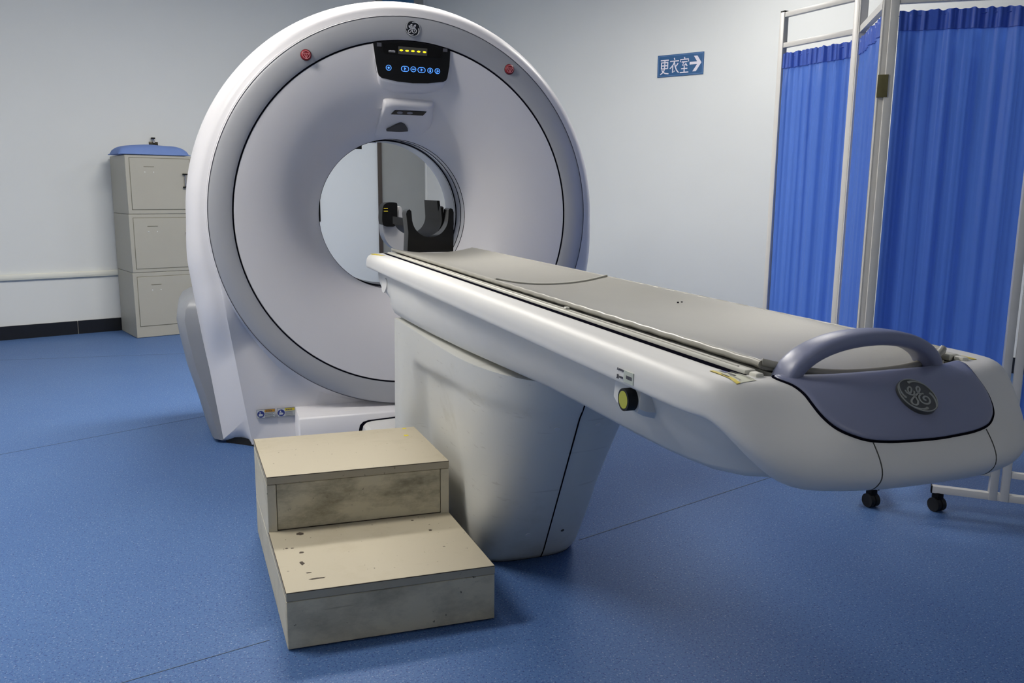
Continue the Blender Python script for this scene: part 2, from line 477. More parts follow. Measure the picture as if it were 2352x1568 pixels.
n1 = thing('door_notice', 'small black notice plate stuck on the white sliding door', 'notice', onwall(1.42, 1.53, 0.068))
box('plate', onwall(1.424, 1.60, 0.0675), (0.105, 0.004, 0.14), 'black_soft', n1, WX)
n2 = thing('door_notice', 'white paper notice with a blue lower stripe on the white door', 'notice', onwall(1.577, 1.59, 0.068))
box('paper', onwall(1.577, 1.66, 0.0668), (0.094, 0.003, 0.14), 'lbl_white', n2, WX)
box('stripe', onwall(1.577, 1.603, 0.069), (0.094, 0.002, 0.02), 'navy', n2, WX)
n3 = thing('wall_poster', 'blue poster board high on the back wall above the gantry', 'poster', onwall(1.89, 2.7, 0.0))
box('board', onwall(1.89, 2.90, 0.036), (0.335, 0.02, 0.28), 'poster_blue', n3, WX, 0.002)
box('poster_frame', onwall(1.89, 3.045, 0.038), (0.345, 0.026, 0.015), 'chrome', n3, WX, 0.002)
hk = thing('wall_fitting', 'small dark metal fitting on the back wall above the blue pillow', 'fitting', onwall(-0.30, 1.50))
box('wall_plate', onwall(-0.30, 1.508, 0.006), (0.07, 0.012, 0.03), 'dark_chrome', hk, WX, 0.003)
bar('stem', onwall(-0.297, 1.515, 0.02), onwall(-0.304, 1.545, 0.02), 0.014, 0.014, 'chrome', hk)
box('knob', onwall(-0.304, 1.55, 0.02), (0.03, 0.025, 0.012), 'black_soft', hk, WX, 0.003)

# ------------------------------------------------------------------ ceiling lamps
LAMP_WHERE = ['above the gantry', 'above the floor left of the step stool', 'above the corner behind the blue screen', 'behind the viewer, an unseen fill added for the table nose']
for (x, y, ang, st), where in zip(LAMPS, LAMP_WHERE):
    a = math.radians(ang); X = axes((math.cos(a), math.sin(a), 0))
    lp = thing('ceiling_lamp', 'white fluorescent lamp hanging from the ceiling ' + where, 'lamp', (x, y, LAMP_Z), 'fluorescent lamps on the ceiling')
    box('lamp_housing', (x, y, LAMP_Z + 0.03), (1.26, 0.40, 0.06), 'lamp_body', lp, X, 0.004)
    for q in (-0.5, 0.5):
        e = Vector((x, y, 0)) + X @ Vector((q, 0, 0))
        tube('hanging_rod', [(e.x, e.y, LAMP_Z + 0.06), (e.x, e.y, CEIL_Z)], 0.006, 'chrome', lp, 8)
    key = 'lamp_%g' % st
    if key not in M: M[key] = emis('lamp_diffuser_glow', (1.0, 0.955, 0.88), st)
    box('lamp_diffuser', (x, y, LAMP_Z - 0.004), (1.18, 0.32, 0.012), key, lp, X)

# ------------------------------------------------------------------ CT gantry
CX, CZ, YR = 0.910, 1.031, 3.80
R_OUT, R_IN, R_BORE = 0.866, 0.766, 0.363
gantry = thing('ct_gantry', 'large round white CT scanner gantry with a silver ring around its bore', 'CT scanner', (CX, 4.2, 0))

def trap_r(th, xt, zt, xb, zb):
    """distance along direction th from the centre to a trapezoid with half widths xt at zt and xb at zb"""
    c, s = math.cos(th), math.sin(th); best = 9.0
    if s < 0: best = min(best, zb / s)
    a = abs(c)
    k = (xb - xt) / (zb - zt)
    den = a - k * s
    if den > 1e-6: best = min(best, (xt - k * zt) / den)
    return best
ZB = -CZ + 0.012
def shell_layers(th):
    k = smooth01(0.0, 0.22, -math.sin(th))
    Rf = lerp(0.878, max(0.878, trap_r(th, 0.874, 0.0, 0.729, ZB)), k)
    Rb = lerp(0.953, max(0.953, trap_r(th, 0.982, 0.0, 0.855, ZB)), k)
    w = smooth01(0.885, 1.0, Rf)
    yf = YR + 0.012 + 0.045 * w
    L = [(R_OUT, YR - 0.001), (R_OUT + 0.003, YR + 0.002 + 0.055 * w), (lerp(R_OUT + 0.003, Rf, 0.12), YR + 0.006 + 0.075 * w),
         (lerp(R_OUT + 0.003, Rf, 0.45), YR + 0.006 + 0.066 * w), (lerp(R_OUT, Rf, 0.8), YR + 0.008 + 0.052 * w), (Rf - 0.004, yf - 0.003), (Rf, yf)]
    yb = YR + 0.17
    for i in range(1, 9):
        s = i / 8 * PI / 2
        r1 = Rf + (Rb - Rf) * math.sin(s); y1 = yf + (yb - yf) * (1 - math.cos(s))
        t = i / 8
        r2 = Rf + (Rb - Rf) * t; y2 = yf + (yb - yf) * t
        L.append((lerp(r1, r2, w * 0.8), lerp(y1, y2, w * 0.8)))
    L += [(Rb, 4.1), (Rb, 4.3), (Rb, 4.45), (Rb - 0.015, 4.53), (Rb - 0.06, 4.58), (lerp(Rb, 0.5, 0.5), 4.60), (0.52, 4.60), (0.44, 4.585), (0.39, 4.55), (R_BORE + 0.006, 4.50)]
    return L
ths = []
N_TH = 360
for i in range(N_TH): ths.append(-PI / 2 + 2 * PI * i / N_TH)
for xb in (0.729, 0.855):                       # exact corner directions of the base
    for sgn in (-1, 1): ths.append(math.atan2(ZB, sgn * xb) % (2 * PI) - (2 * PI if (math.atan2(ZB, sgn * xb) % (2 * PI)) >= 1.5 * PI else 0))
ths = sorted(set(round(t, 6) for t in ths))
V = []; nl = None
for th in ths:
    L = shell_layers(th); nl = len(L)
    for r, y in L: V.append((CX + r * math.cos(th), y, CZ + r * math.sin(th)))
shell = meshobj('outer_shell', V, grid_faces(len(ths), nl, True), 'white', gantry, ang=40)
# dark rubber gasket under the base
gk = [(0.19, 3.87), (0.075, 3.975), (0.075, 4.5), (1.745, 4.5), (1.745, 3.975), (1.63, 3.87)]
plate('base_gasket', Frame((0, 0, 0), (1, 0, 0), (0, 1, 0)), gk, 0.0, 0.03, 'rubber', gantry)
# silver ring, slightly domed
lathe_y('silver_ring', [(R_OUT + 0.0005, YR + 0.012), (R_OUT, YR - 0.001), (R_OUT - 0.012, YR - 0.007), (R_OUT - 0.05, YR - 0.010), (R_IN + 0.014, YR - 0.006), (R_IN + 0.002, YR), (R_IN + 0.001, YR + 0.02)], CX, CZ, 'silver', gantry)
lathe_y('ring_gap', [(R_IN + 0.002, YR + 0.004), (R_IN - 0.004, YR + 0.006), (R_IN - 0.004, YR + 0.02), (R_IN + 0.002, YR + 0.02)], CX, CZ, 'gap', gantry, close=True)
lathe_y('ring_outer_gap', [(R_OUT - 0.0015, YR - 0.003), (R_OUT + 0.0015, YR - 0.003), (R_OUT + 0.0015, YR + 0.006), (R_OUT - 0.0015, YR + 0.006)], CX, CZ, 'ink', gantry, close=True)
FUN = [(R_IN - 0.003, YR + 0.012), (R_IN - 0.006, YR + 0.004), (0.74, YR + 0.006), (0.70, YR + 0.012), (0.65, YR + 0.023), (0.60, YR + 0.037), (0.55, YR + 0.058), (0.50, YR + 0.088), (0.46, YR + 0.125),
       (0.43, YR + 0.165), (0.405, YR + 0.21), (0.387, YR + 0.255), (0.374, YR + 0.295), (R_BORE + 0.004, YR + 0.32), (R_BORE, YR + 0.335)]
lathe_y('front_cover', FUN, CX, CZ, 'white', gantry, 200)
lathe_y('bore_liner', [(R_BORE, YR + 0.335), (R_BORE, YR + 0.40)], CX, CZ, 'bore', gantry)
lathe_y('bore_window', [(R_BORE + 0.003, YR + 0.40), (R_BORE + 0.003, YR + 0.49)], CX, CZ, 'window_ring', gantry)
lathe_y('bore_liner', [(R_BORE, YR + 0.49), (R_BORE, YR + 0.66), (R_BORE + 0.006, 4.505)], CX, CZ, 'bore', gantry)
for yy, rr in ((YR + 0.337, 0.003), (YR + 0.400, 0.0035), (YR + 0.49, 0.0035), (YR + 0.515, 0.002)):
    pts = [(CX + (R_BORE + 0.001) * math.cos(2 * PI * i / 96), yy, CZ + (R_BORE + 0.001) * math.sin(2 * PI * i / 96)) for i in range(96)]
    tube('bore_seam', pts, rr, 'gap' if rr > 0.0025 else 'seam', gantry, 6, True)

GF = Frame((CX, YR - 0.011, CZ), (1, 0, 0), (0, 0, 1))      # drawing frame on the ring plane, normal towards the camera
# control panel
pan = [(-0.1542, 0.7482), (-0.1431, 0.6701), (-0.1360, 0.628), (-0.131, 0.614), (-0.119, 0.603), (-0.0488, 0.5909), (0.02, 0.587), (0.09, 0.590), (0.1605, 0.600), (0.1725, 0.606), (0.179, 0.618), (0.189, 0.6668), (0.196, 0.7396)]
top_arc = [((R_IN - 0.002) * math.sin(a), (R_IN - 0.002) * math.cos(a)) for a in [0.2555 - 0.457 * i / 12 for i in range(13)]]
panel_poly = pan[:-1] + [(0.1935, 0.735)] + top_arc[1:-1]
panel_poly[0] = (-0.1535, 0.7475)
cp = plate('control_panel', Frame((CX, YR - 0.002, CZ), (1, 0, 0), (0, 0, 1)), panel_poly, -0.10, 0.0, 'black', gantry)
# white housing behind the panel
def loft(name, sections, m, parent, closed=True, ang=50, caps=True):
    n = len(sections[0]); V = [p for s in sections for p in s]
    Fc = grid_faces(len(sections), n, False, closed)
    if caps: Fc += [tuple(range(n)), tuple(range((len(sections) - 1) * n, len(sections) * n))]
    return meshobj(name, V, Fc, m, parent, ang=ang)
def pan_sec(y, dz, sx):
    out = []
    for a, b in panel_poly:
        k = smooth01(0.70, 0.60, b)
        out.append((CX + 0.02 + (a - 0.02) * (1 + (sx - 1) * 1), y, CZ + b - dz * k - (0.004)))
    return out
loft('panel_housing', [pan_sec(YR + 0.003, 0.0, 1.0), pan_sec(YR + 0.012, 0.010, 0.995), pan_sec(YR + 0.03, 0.024, 0.97), pan_sec(YR + 0.055, 0.036, 0.93), pan_sec(YR + 0.12, 0.045, 0.85)], 'white', gantry)
PF = Frame((CX, YR - 0.002, CZ), (1, 0, 0), (0, 0, 1))
dw = plate('display_window', PF, [(-0.112, 0.748), (-0.110, 0.712), (-0.098, 0.7035), (0.144, 0.7012), (0.153, 0.708), (0.156, 0.742), (0.02, 0.760)], 0, 0.0010, 'black_soft', cp)
plate('display', PF, [(-0.043, 0.7395), (-0.0435, 0.7069), (0.086, 0.7062), (0.0875, 0.7373)], 0.001, 0.0018, 'display', cp)
for a, b in ((-0.0303, 0.7232), (-0.0044, 0.7226), (0.0217, 0.7227), (0.0478, 0.7221), (0.0742, 0.7219)):
    plate('led_segment', PF, disc(a, b, 0.0078, 20, 0.0036), 0.0018, 0.0026, 'led', cp)
plate('panel_clip', PF, rect(-0.137, 0.733, -0.117, 0.749), 0, 0.0012, 'ink', cp); plate('panel_clip', PF, rect(0.160, 0.729, 0.180, 0.743), 0, 0.0012, 'ink', cp)
Vm, Fm = merge([plate_data(PF, [(-0.0865, 0.7185), (-0.079, 0.7205), (-0.072, 0.7195), (-0.066, 0.7205), (-0.0575, 0.719), (-0.0575, 0.7165), (-0.0865, 0.7165)], 0.001, 0.0015), plate_data(PF, rect(-0.0865, 0.7125, -0.0575, 0.7138), 0.001, 0.0015)])
meshobj('panel_print', Vm, Fm, 'mark', cp)
def pill(cx, cy, hw, r, n=10):
    out = []
    for k in range(n + 1):
        a = -PI / 2 + PI * k / n; out.append((cx + hw + r * math.cos(a), cy + r * math.sin(a)))
    for k in range(n + 1):
        a = PI / 2 + PI * k / n; out.append((cx - hw + r * math.cos(a), cy + r * math.sin(a)))
    return out
for i, (a, b) in enumerate(((-0.0873, 0.6467), (-0.0142, 0.6459), (0.0231, 0.6462), (0.0602, 0.6449), (0.0995, 0.6448), (0.1327, 0.6444))):
    hw = 0.006 if i in (1, 3) else 0.0005
    Vp, Fp = merge([plate_data(PF, pill(a, b, hw, 0.0118), 0, 0.0012)])
    bt = meshobj('touch_button', Vp, Fp, 'key_dark', cp)
    sh = [ribbon_data(PF, pill(a, b, hw, 0.0108), 0.0022, 0.0006, 0.0018, True)]
    if i == 0: sh.append(plate_data(PF, disc(a, b, 0.0045, 10), 0.0006, 0.0019))
    elif i in (1, 3): sh += [plate_data(PF, rect(a - 0.0035, b - 0.006, a - 0.0005, b + 0.006), 0.0006, 0.0019), plate_data(PF, [(a, b - 0.002), (a + 0.0055, b + 0.0008), (a, b + 0.0045)], 0.0006, 0.0019)]
    elif i == 2: sh.append(plate_data(PF, rect(a - 0.006, b - 0.0018, a + 0.006, b + 0.0018), 0.0006, 0.0019))
    elif i == 4: sh += [plate_data(PF, disc(a, b + 0.004, 0.0026, 8), 0.0006, 0.0019), plate_data(PF, disc(a, b - 0.0025, 0.0038, 8), 0.0006, 0.0019)]
    else: sh += [plate_data(PF, disc(a + 0.003, b, 0.0028, 8), 0.0006, 0.0019), plate_data(PF, disc(a - 0.002, b - 0.004, 0.0026, 8), 0.0006, 0.0019), plate_data(PF, disc(a - 0.001, b + 0.0045, 0.0022, 8), 0.0006, 0.0019)]
    Vs, Fs = merge(sh); meshobj('button_symbol', Vs, Fs, 'key', cp)

# round script emblem
STROKES = [
 [(-0.06, 0.25), (-0.11, 0.14), (-0.18, 0.05), (-0.22, -0.16), (-0.24, -0.35), (-0.38, -0.51), (-0.54, -0.53), (-0.63, -0.44), (-0.58, -0.28), (-0.37, -0.13), (-0.09, 0.01), (0.19, 0.17), (0.36, 0.35), (0.34, 0.47), (0.2, 0.4), (0.12, 0.25), (0.12, 0.11), (0.21, 0.05), (0.37, 0.05)],
 [(-0.51, 0.35), (-0.52, 0.23), (-0.48, 0.13), (-0.39, 0.06), (-0.3, 0.02), (-0.19, 0.05)],
 [(-0.37, 0.08), (-0.4, 0.19), (-0.35, 0.36), (-0.23, 0.47), (-0.12, 0.49), (-0.12, 0.38), (-0.22, 0.24), (-0.38, 0.13)],
 [(0.22, 0.04), (0.07, -0.04), (-0.05, -0.18), (-0.08, -0.37), (0.01, -0.5), (0.19, -0.55), (0.38, -0.47), (0.47, -0.32), (0.45, -0.17), (0.33, -0.12), (0.21, -0.17), (0.16, -0.28), (0.25, -0.35)]]
def emblem(fr, r, disc_m, line_m, parent):
    base = plate('emblem', fr, disc(0, 0, r, 48), -0.004, 0.0015, disc_m, parent)
    sh = []
    for st in STROKES:
        pts = catmull([(x * r, y * r, 0) for x, y in st], 6)
        sh.append(ribbon_data(fr, [(p.x, p.y) for p in pts], 0.085 * r, 0.0005, 0.0024))
    sh.append(ribbon_data(fr, disc(0, 0, r * 0.955, 48), 0.05 * r, 0.0005, 0.0026, True))
    for ex, ey, sgn in ((-0.01, 0.76, 1), (0.76, 0.0, 1), (0.0, -0.78, 1), (-0.78, -0.04, 1)):
        a0 = math.atan2(ey, ex); pts = []; ws = []
        for k in range(13):
            t = k / 12
            rad = lerp(math.hypot(ex, ey), 0.94, t ** 0.8); a = a0 - 0.95 * t
            pts.append((r * rad * math.cos(a), r * rad * math.sin(a))); ws.append(r * lerp(0.12, 0.03, t))
        sh.append(ribbon_data(fr, pts, ws, 0.0005, 0.0025)); sh.append(plate_data(fr, disc(pts[0][0], pts[0][1], 0.075 * r, 12), 0.0005, 0.0025))
    Vv, Ff = merge(sh); meshobj('monogram', Vv, Ff, line_m, base)
    return base
emblem(Frame((CX + 0.0205, YR - 0.0115, CZ + 0.816), (1, 0, 0), (0, 0, 1)), 0.0335, 'logo_black', 'logo_chrome', gantry)

# red emergency stop buttons on the ring
for a, b in ((-0.4413, 0.6776), (0.4716, 0.6698)):
    fr = Frame((CX + a, YR - 0.009, CZ + b), (1, 0, 0), (0, 0, 1))
    bt = plate('emergency_stop', fr, disc(0, 0, 0.0235, 32), -0.003, 0.0035, 'dark_ring', gantry)
    prof = [(0.0225, 0.0035), (0.021, 0.008), (0.017, 0.011), (0.0, 0.012)]
    V = [fr.p(r * math.cos(2 * PI * i / 32), r * math.sin(2 * PI * i / 32), hh) for i in range(32) for r, hh in prof]
    meshobj('button_cap', V, grid_faces(32, 4, True), 'red', bt)
    sh = [ribbon_data(fr, disc(0, 0, 0.0155, 32), 0.002, 0.0105, 0.0125, True)]
    tri = [(-0.0115, 0.0055), (0.0115, 0.0055), (0.0, -0.0135)]
    sh += [ribbon_data(fr, [tri[i], tri[(i + 1) % 3]], 0.0018, 0.011, 0.0128) for i in range(3)] + [ribbon_data(fr, [(0, 0.005), (0, -0.010)], 0.0018, 0.011, 0.0128)]
    Vs, Fs = merge(sh); meshobj('button_symbol', Vs, Fs, 'pink', bt)

# alignment light housing over the bore
prof = [(3.925, 0.545), (3.885, 0.532), (3.862, 0.518), (3.852, 0.503), (3.853, 0.490), (3.862, 0.480), (3.905, 0.444), (3.96, 0.408), (4.03, 0.378), (4.08, 0.366)]
wid = [0.128, 0.124, 0.120, 0.117, 0.116, 0.117, 0.126, 0.132, 0.13, 0.12]
secs = []
us = [-1.12, -1.06, -1.0, -0.97, -0.9] + [-0.8 + 0.16 * i for i in range(1, 10)] + [0.9, 0.97, 1.0, 1.06, 1.12]
for (y, z), w in zip(prof, wid):
    row = []
    for u in us:
        e = smooth01(0.93, 1.12, abs(u)); sag = 0.006 * (1 - min(1, u * u))
        row.append((CX + 0.018 + u * w, y + e * 0.075, CZ + z + sag * 0.6 - 0.004 * e))
    secs.append(row)
loft('light_housing', secs, 'white', gantry, closed=False, ang=60, caps=False)
UF_o = Vector((CX + 0.022, 3.8835, CZ + 0.4625)); UF_v = Vector((0, 3.862 - 3.905, 0.480 - 0.444)).normalized()
UF = Frame(UF_o, (1, 0, 0), UF_v)
wn = plate('light_window', UF, [(-0.082, -0.006), (0.066, -0.006), (0.078, 0.018), (-0.068, 0.018)], -0.002, 0.002, 'black', gantry)
for a in (-0.044, 0.002): plate('lens', UF, disc(a, 0.007, 0.0135, 20, 0.0075), 0.0015, 0.0028, 'lens', wn)
TF = Frame((CX - 0.008, 3.958, CZ + 0.4075), (1, 0, 0), Vector((0, -0.055, 0.036)))
plate('microphone_cover', TF, [(p.x, p.y) for p in catmull([(-0.056, -0.024, 0), (-0.03, -0.030, 0), (0.005, -0.031, 0), (0.034, -0.027, 0), (0.046, -0.021, 0), (0.032, 0.006, 0), (0.016, 0.025, 0), (0.004, 0.030, 0), (-0.012, 0.022, 0)], 4, True)], -0.004, 0.004, 'tri', gantry)

# grey side pods
def side_pod(sgn):
    secs = []
    spec = [(0.018, 0.895, 0.0), (0.10, 0.918, 0.0), (0.22, 0.945, 0.0), (0.37, 0.985, 0.0), (0.50, 1.008, 0.0), (0.575, 1.018, 0.0), (0.62, 1.012, 0.02), (0.655, 0.992, 0.045), (0.678, 0.955, 0.09), (0.685, 0.90, 0.15)]
    for z, x, dy in spec:
        inner = 0.80
        y0 = 3.958 + dy * 0.6; y1 = 4.50 - dy * 0.6
        q = min(0.035, (x - inner) * 0.4)
        pts = [(inner, y0), (x - q, y0 + 0.05 * (x - 0.86)), (x - 0.3 * q, y0 + q * 0.9), (x, y0 + 2.2 * q), (x, y1 - 1.5 * q), (x - q, y1), (inner, y1)]
        secs.append([(CX + sgn * a, b, z) for a, b in pts])
    loft('side_cover', secs, 'pod', gantry, ang=35)
side_pod(-1); side_pod(1)
# low foot cover in front of the base
fc = [[(0.375, 3.755, z), (0.385, 3.735, z), (1.435, 3.735, z), (1.445, 3.755, z), (1.445, 3.90, z), (0.375, 3.90, z)] for z in (0.005, 0.140)]
fc.append([(0.38, 3.763, 0.152), (0.39, 3.745, 0.152), (1.43, 3.745, 0.152), (1.44, 3.763, 0.152), (1.44, 3.90, 0.172), (0.38, 3.90, 0.172)])
loft('foot_cover', fc, 'white', gantry, ang=50)
arch = [(0.645, 0.0), (0.645, 0.085), (0.65, 0.11), (0.665, 0.127), (0.69, 0.134), (0.92, 0.146), (1.13, 0.134), (1.155, 0.127), (1.17, 0.11), (1.175, 0.085), (1.175, 0.0)]
arch = [(x, z * 0.86) for x, z in arch]
FFr = Frame((0, 3.735, 0), (1, 0, 0), (0, 0, 1))
fg = plate('floor_channel_gap', FFr, arch, -0.05, 0.004, 'gap', gantry)
plate('floor_channel', Frame((0, 3.14, 0), (1, 0, 0), (0, 0, 1)), [((x - 0.91) * 0.965 + 0.915, z * 0.955) for x, z in arch], -0.61, 0.0, 'table_white', gantry)
# warning labels on the base
LF = Frame((CX, 3.8525, CZ), (1, 0, 0), (0, 0, 1))
def warning(x0, x1, head):
    z0, z1 = 0.133 - CZ, 0.173 - CZ; x0 -= CX; x1 -= CX
    w = plate('warning_label', LF, rect(x0, z0, x1, z1), -0.004, 0.0012, 'lbl_line', gantry)
    plate('label_face', LF, rect(x0 + 0.0015, z0 + 0.0015, x1 - 0.0015, z1 - 0.0015), 0.001, 0.002, 'lbl_white', w)
    m0 = x0 + 0.034
    plate('label_heading', LF, rect(m0, z1 - 0.013, x1 - 0.0015, z1 - 0.0015), 0.001, 0.0027, head, w)
    c = (x0 + 0.0175, (z0 + z1) / 2 - 0.001)
    plate('label_sign', LF, disc(*c, 0.0155, 24), 0.001, 0.0027, 'navy', w)
    Vv, Ff = merge([plate_data(LF, [(c[0] - 0.009, c[1] - 0.009), (c[0] + 0.006, c[1] - 0.009), (c[0] + 0.010, c[1] - 0.002), (c[0] + 0.001, c[1] + 0.002), (c[0] - 0.009, c[1] + 0.002)], 0.002, 0.0033), plate_data(LF, disc(c[0] - 0.003, c[1] + 0.007, 0.0032, 10), 0.002, 0.0033)])
    meshobj('label_figure', Vv, Ff, 'lbl_white', w)
    rows = [plate_data(LF, rect(m0 + 0.001, z1 - 0.0185 - 0.0045 * k, x1 - 0.004 - 0.006 * (k % 2), z1 - 0.0170 - 0.0045 * k), 0.001, 0.0026) for k in range(5)]
    rows += [plate_data(LF, rect(m0 + 0.006 + 0.007 * k, z1 - 0.0095, m0 + 0.011 + 0.007 * k, z1 - 0.0055), 0.001, 0.0033) for k in range(4)]
    Vv, Ff = merge(rows); meshobj('label_print', Vv, Ff, 'ink', w)
warning(0.208, 0.288, 'orange'); warning(0.297, 0.375, 'yellow')

# ------------------------------------------------------------------ patient table
TX = 0.910
table = thing('patient_table', 'long white CT patient table on a pedestal with a blue-grey end panel and handle', 'CT table', (TX, 2.3, 0))
A_, B0, YC = 0.2825, 0.262, 1.062
FRONT = 3.42
def outline(kind):
    """closed plan outline, outer or inner, sampled alike"""
    out = []
    a, b, f = (A_, B0, FRONT) if kind == 'o' else (A_ - 0.074, B0 - 0.132, FRONT - 0.04)
    ex = 2.6 if kind == 'o' else 3.2
    # near end, from left side round the nose to the right side
    for i in range(73):
        t = PI * i / 72
        c, s = math.cos(t), math.sin(t)
        x = -a * math.copysign(abs(c) ** (2 / ex), c); y = YC - b * abs(s) ** (2 / ex)
        out.append((TX + x, y))
    n_side = 26
    for i in range(1, n_side): out.append((TX + a, lerp(YC, f - 0.05, i / n_side)))
    for i in range(11):
        t = PI / 2 * i / 10; out.append((TX + a - 0.05 + 0.05 * math.cos(t), f - 0.05 + 0.05 * math.sin(t)))
    for i in range(1, 10): out.append((TX + lerp(a - 0.05, -a + 0.05, i / 10), f))
    for i in range(11):
        t = PI / 2 + PI / 2 * i / 10; out.append((TX - a + 0.05 + 0.05 * math.cos(t), f - 0.05 + 0.05 * math.sin(t)))
    for i in range(1, n_side): out.append((TX - a, lerp(f - 0.05, YC, i / n_side)))
    return out
OO, OI = outline('o'), outline('i')
P_SIDE = [(1.0, 0.893), (0.96, 0.899), (0.55, 0.900), (0.30, 0.8985), (0.14, 0.893), (0.05, 0.884), (0.01, 0.873), (0.0, 0.862), (0.0, 0.853), (0.03, 0.847), (0.10, 0.845), (0.35, 0.845)]
P_NOSE = [(1.0, 0.897), (0.93, 0.900), (0.80, 0.898), (0.65, 0.891), (0.47, 0.874), (0.30, 0.853), (0.17, 0.836), (0.05, 0.815), (0.0, 0.798), (0.03, 0.783), (0.17, 0.768), (0.55, 0.757)]
def subdiv(prof, k=4):
    pts = catmull([(a, b, 0) for a, b in prof], k); return [(p.x, p.y) for p in pts]
PS, PN = subdiv(P_SIDE), subdiv(P_NOSE)
V = []
for (xo, yo), (xi, yi) in zip(OO, OI):
    w = smooth01(0.965, 0.832, yo)
    for (d1, z1), (d2, z2) in zip(PS, PN):
        d = lerp(d1, d2, w); z = lerp(z1, z2, w)
        V.append((lerp(xo, xi, d), lerp(yo, yi, d), z))
cover = meshobj('table_cover', V, grid_faces(len(OO), len(PS), True), 'table_white', table, ang=60)
COVER_V = [Vector(v) for v in V]; COVER_F = grid_faces(len(OO), len(PS), True)
bvh = BVHTree.FromPolygons(COVER_V, COVER_F)
def drop(x, y, off=0.0):
    h = bvh.ray_cast(Vector((x, y, 1.2)), Vector((0, 0, -1)))
    if h[0] is None: return Vector((x, y, 0.893 + off))
    n = h[1] if h[1].z > 0 else -h[1]
    return h[0] + n * off
# deck under the cradle
box('table_deck', (TX, 2.2, 0.872), (0.43, 2.44, 0.02), 'gap', table)
# lower hull
def hull():
    st = [(3.372, 0.825, 0.236, 0.220, 1), (3.366, 0.79, 0.243, 0.224, 1), (3.35, 0.762, 0.248, 0.226, 1), (3.31, 0.748, 0.25, 0.228, 1), (3.2, 0.740, 0.253, 0.232, 1), (3.10, 0.733, 0.256, 0.238, 1), (3.06, 0.722, 0.258, 0.242, 1), (3.035, 0.705, 0.26, 0.247, 1), (3.01, 0.697, 0.261, 0.247, 1),
          (2.8, 0.697, 0.262, 0.242, 1), (2.6, 0.697, 0.262, 0.235, 1), (2.3, 0.699, 0.262, 0.220, 1), (2.0, 0.706, 0.262, 0.206, 1), (1.7, 0.717, 0.262, 0.20, 1), (1.5, 0.720, 0.262, 0.20, 1), (1.3, 0.721, 0.262, 0.20, 1), (1.2, 0.723, 0.262, 0.20, 1), (1.12, 0.727, 0.26, 0.20, 1), (1.05, 0.733, 0.256, 0.20, 1), (0.98, 0.745, 0.248, 0.196, 1), (0.93, 0.757, 0.23, 0.18, 1), (0.90, 0.77, 0.20, 0.145, 1), (0.885, 0.80, 0.165, 0.10, 1)]
    V = []
    for y, zb, wt, wb, k in st:
        half = [(wt, 0.862), (wt, 0.846), (wt - 0.012, 0.83), (lerp(wt, wb, 0.45), lerp(0.83, zb, 0.42)), (wb + 0.012, zb + 0.035), (wb + 0.003, zb + 0.014), (wb - 0.010, zb + 0.003), (wb - 0.035, zb)]
        half = [(a, max(b, zb)) for a, b in half]
        row = [(TX - a, y, b) for a, b in half] + [(TX + a, y, b) for a, b in reversed(half)]
        V += row
    n = 16
    Fc = grid_faces(len(st), n) + [tuple(range(n)), tuple(range((len(st) - 1) * n, len(st) * n))] + [(i * n, (i + 1) * n, (i + 1) * n + n - 1, i * n + n - 1) for i in range(len(st) - 1)]
    o = meshobj('table_hull', V, Fc, 'keel', table, ang=38)
    return o
hull()
box('hull_neck', (TX + 0.01, 2.5, 0.70), (0.30, 0.8, 0.05), 'gap', table)
# oval grip recess near the front end
OVX = 0.652
ovf = Frame((TX - 0.2485, 3.19, 0.792), Vector((0, -1, 0)), Vector((0.17, 0, 1)))
ov = plate('grip_recess', ovf, disc(0, 0, 0.040, 28, 0.028), -0.004, 0.002, 'table_white', table)

# pedestal
def ped():
    V = []; nz = 40; na = 96
    for iz in range(nz):
        z = 0.690 * iz / (nz - 1)
        k = z / 0.69
        xc = lerp(0.942, 0.914, k)
        hw = lerp(0.214, 0.252, smooth01(0.25, 0.69, z))
        yn = 2.335 - 0.74 * z; yfar = lerp(3.06, 3.03, k)
        if z < 0.03: hw -= 0.008 * (1 - z / 0.03); yn += 0.008 * (1 - z / 0.03)
        row = []
        depth = lerp(0.27, 0.62, smooth01(0.0, 0.69, z))
        for i in range(na):
            t = i / na
            if t < 0.5:      # near end: superellipse
                a = PI * (t / 0.5)
                c, s = math.cos(a), math.sin(a); e = 2 / lerp(3.3, 2.7, k)
                x = -hw * math.copysign(abs(c) ** e, c); y = yn + depth * (1 - abs(s) ** e)
            elif t < 0.70: x = hw; y = lerp(yn + depth, yfar, (t - 0.5) / 0.2)
            elif t < 0.80: x = lerp(hw, -hw, (t - 0.7) / 0.1); y = yfar
            else: x = -hw; y = lerp(yfar, yn + depth, (t - 0.8) / 0.2)
            far = smooth01(2.84, 2.93, y)
            x *= lerp(1.0, (0.252 + abs(xc - 0.914)) / hw, far)
            # shallow recess in the lower part of the near sides
            ridge_z = 0.600 - 0.03 * smooth01(2.3, 2.7, y)
            mk = smooth01(ridge_z + 0.008, ridge_z - 0.020, z) * smooth01(2.895 - 0.42 * max(0, z - 0.33), 2.84 - 0.42 * max(0, z - 0.33), y)
            dx = -0.016 * mk if abs(x) > 0.02 else 0
            d = Vector((x, (y - (yn + depth)) if y < yn + depth else 0, 0))
            if d.length > 1e-4:
                d.normalize(); mk *= lerp(1.0, 0.25, smooth01(0.3, 0.95, -d.y)); x += d.x * -0.030 * mk; y += d.y * -0.030 * mk
            row.append((xc + x, y, z))
        V += row
    Fc = grid_faces(nz, na, False, True) + [tuple(range(na)), tuple(range((nz - 1) * na, nz * na))]
    return meshobj('pedestal', V, Fc, 'pedestal', table, ang=50), V, Fc
pd, PV, PFc = ped()
pbvh = BVHTree.FromPolygons([Vector(v) for v in PV], PFc)
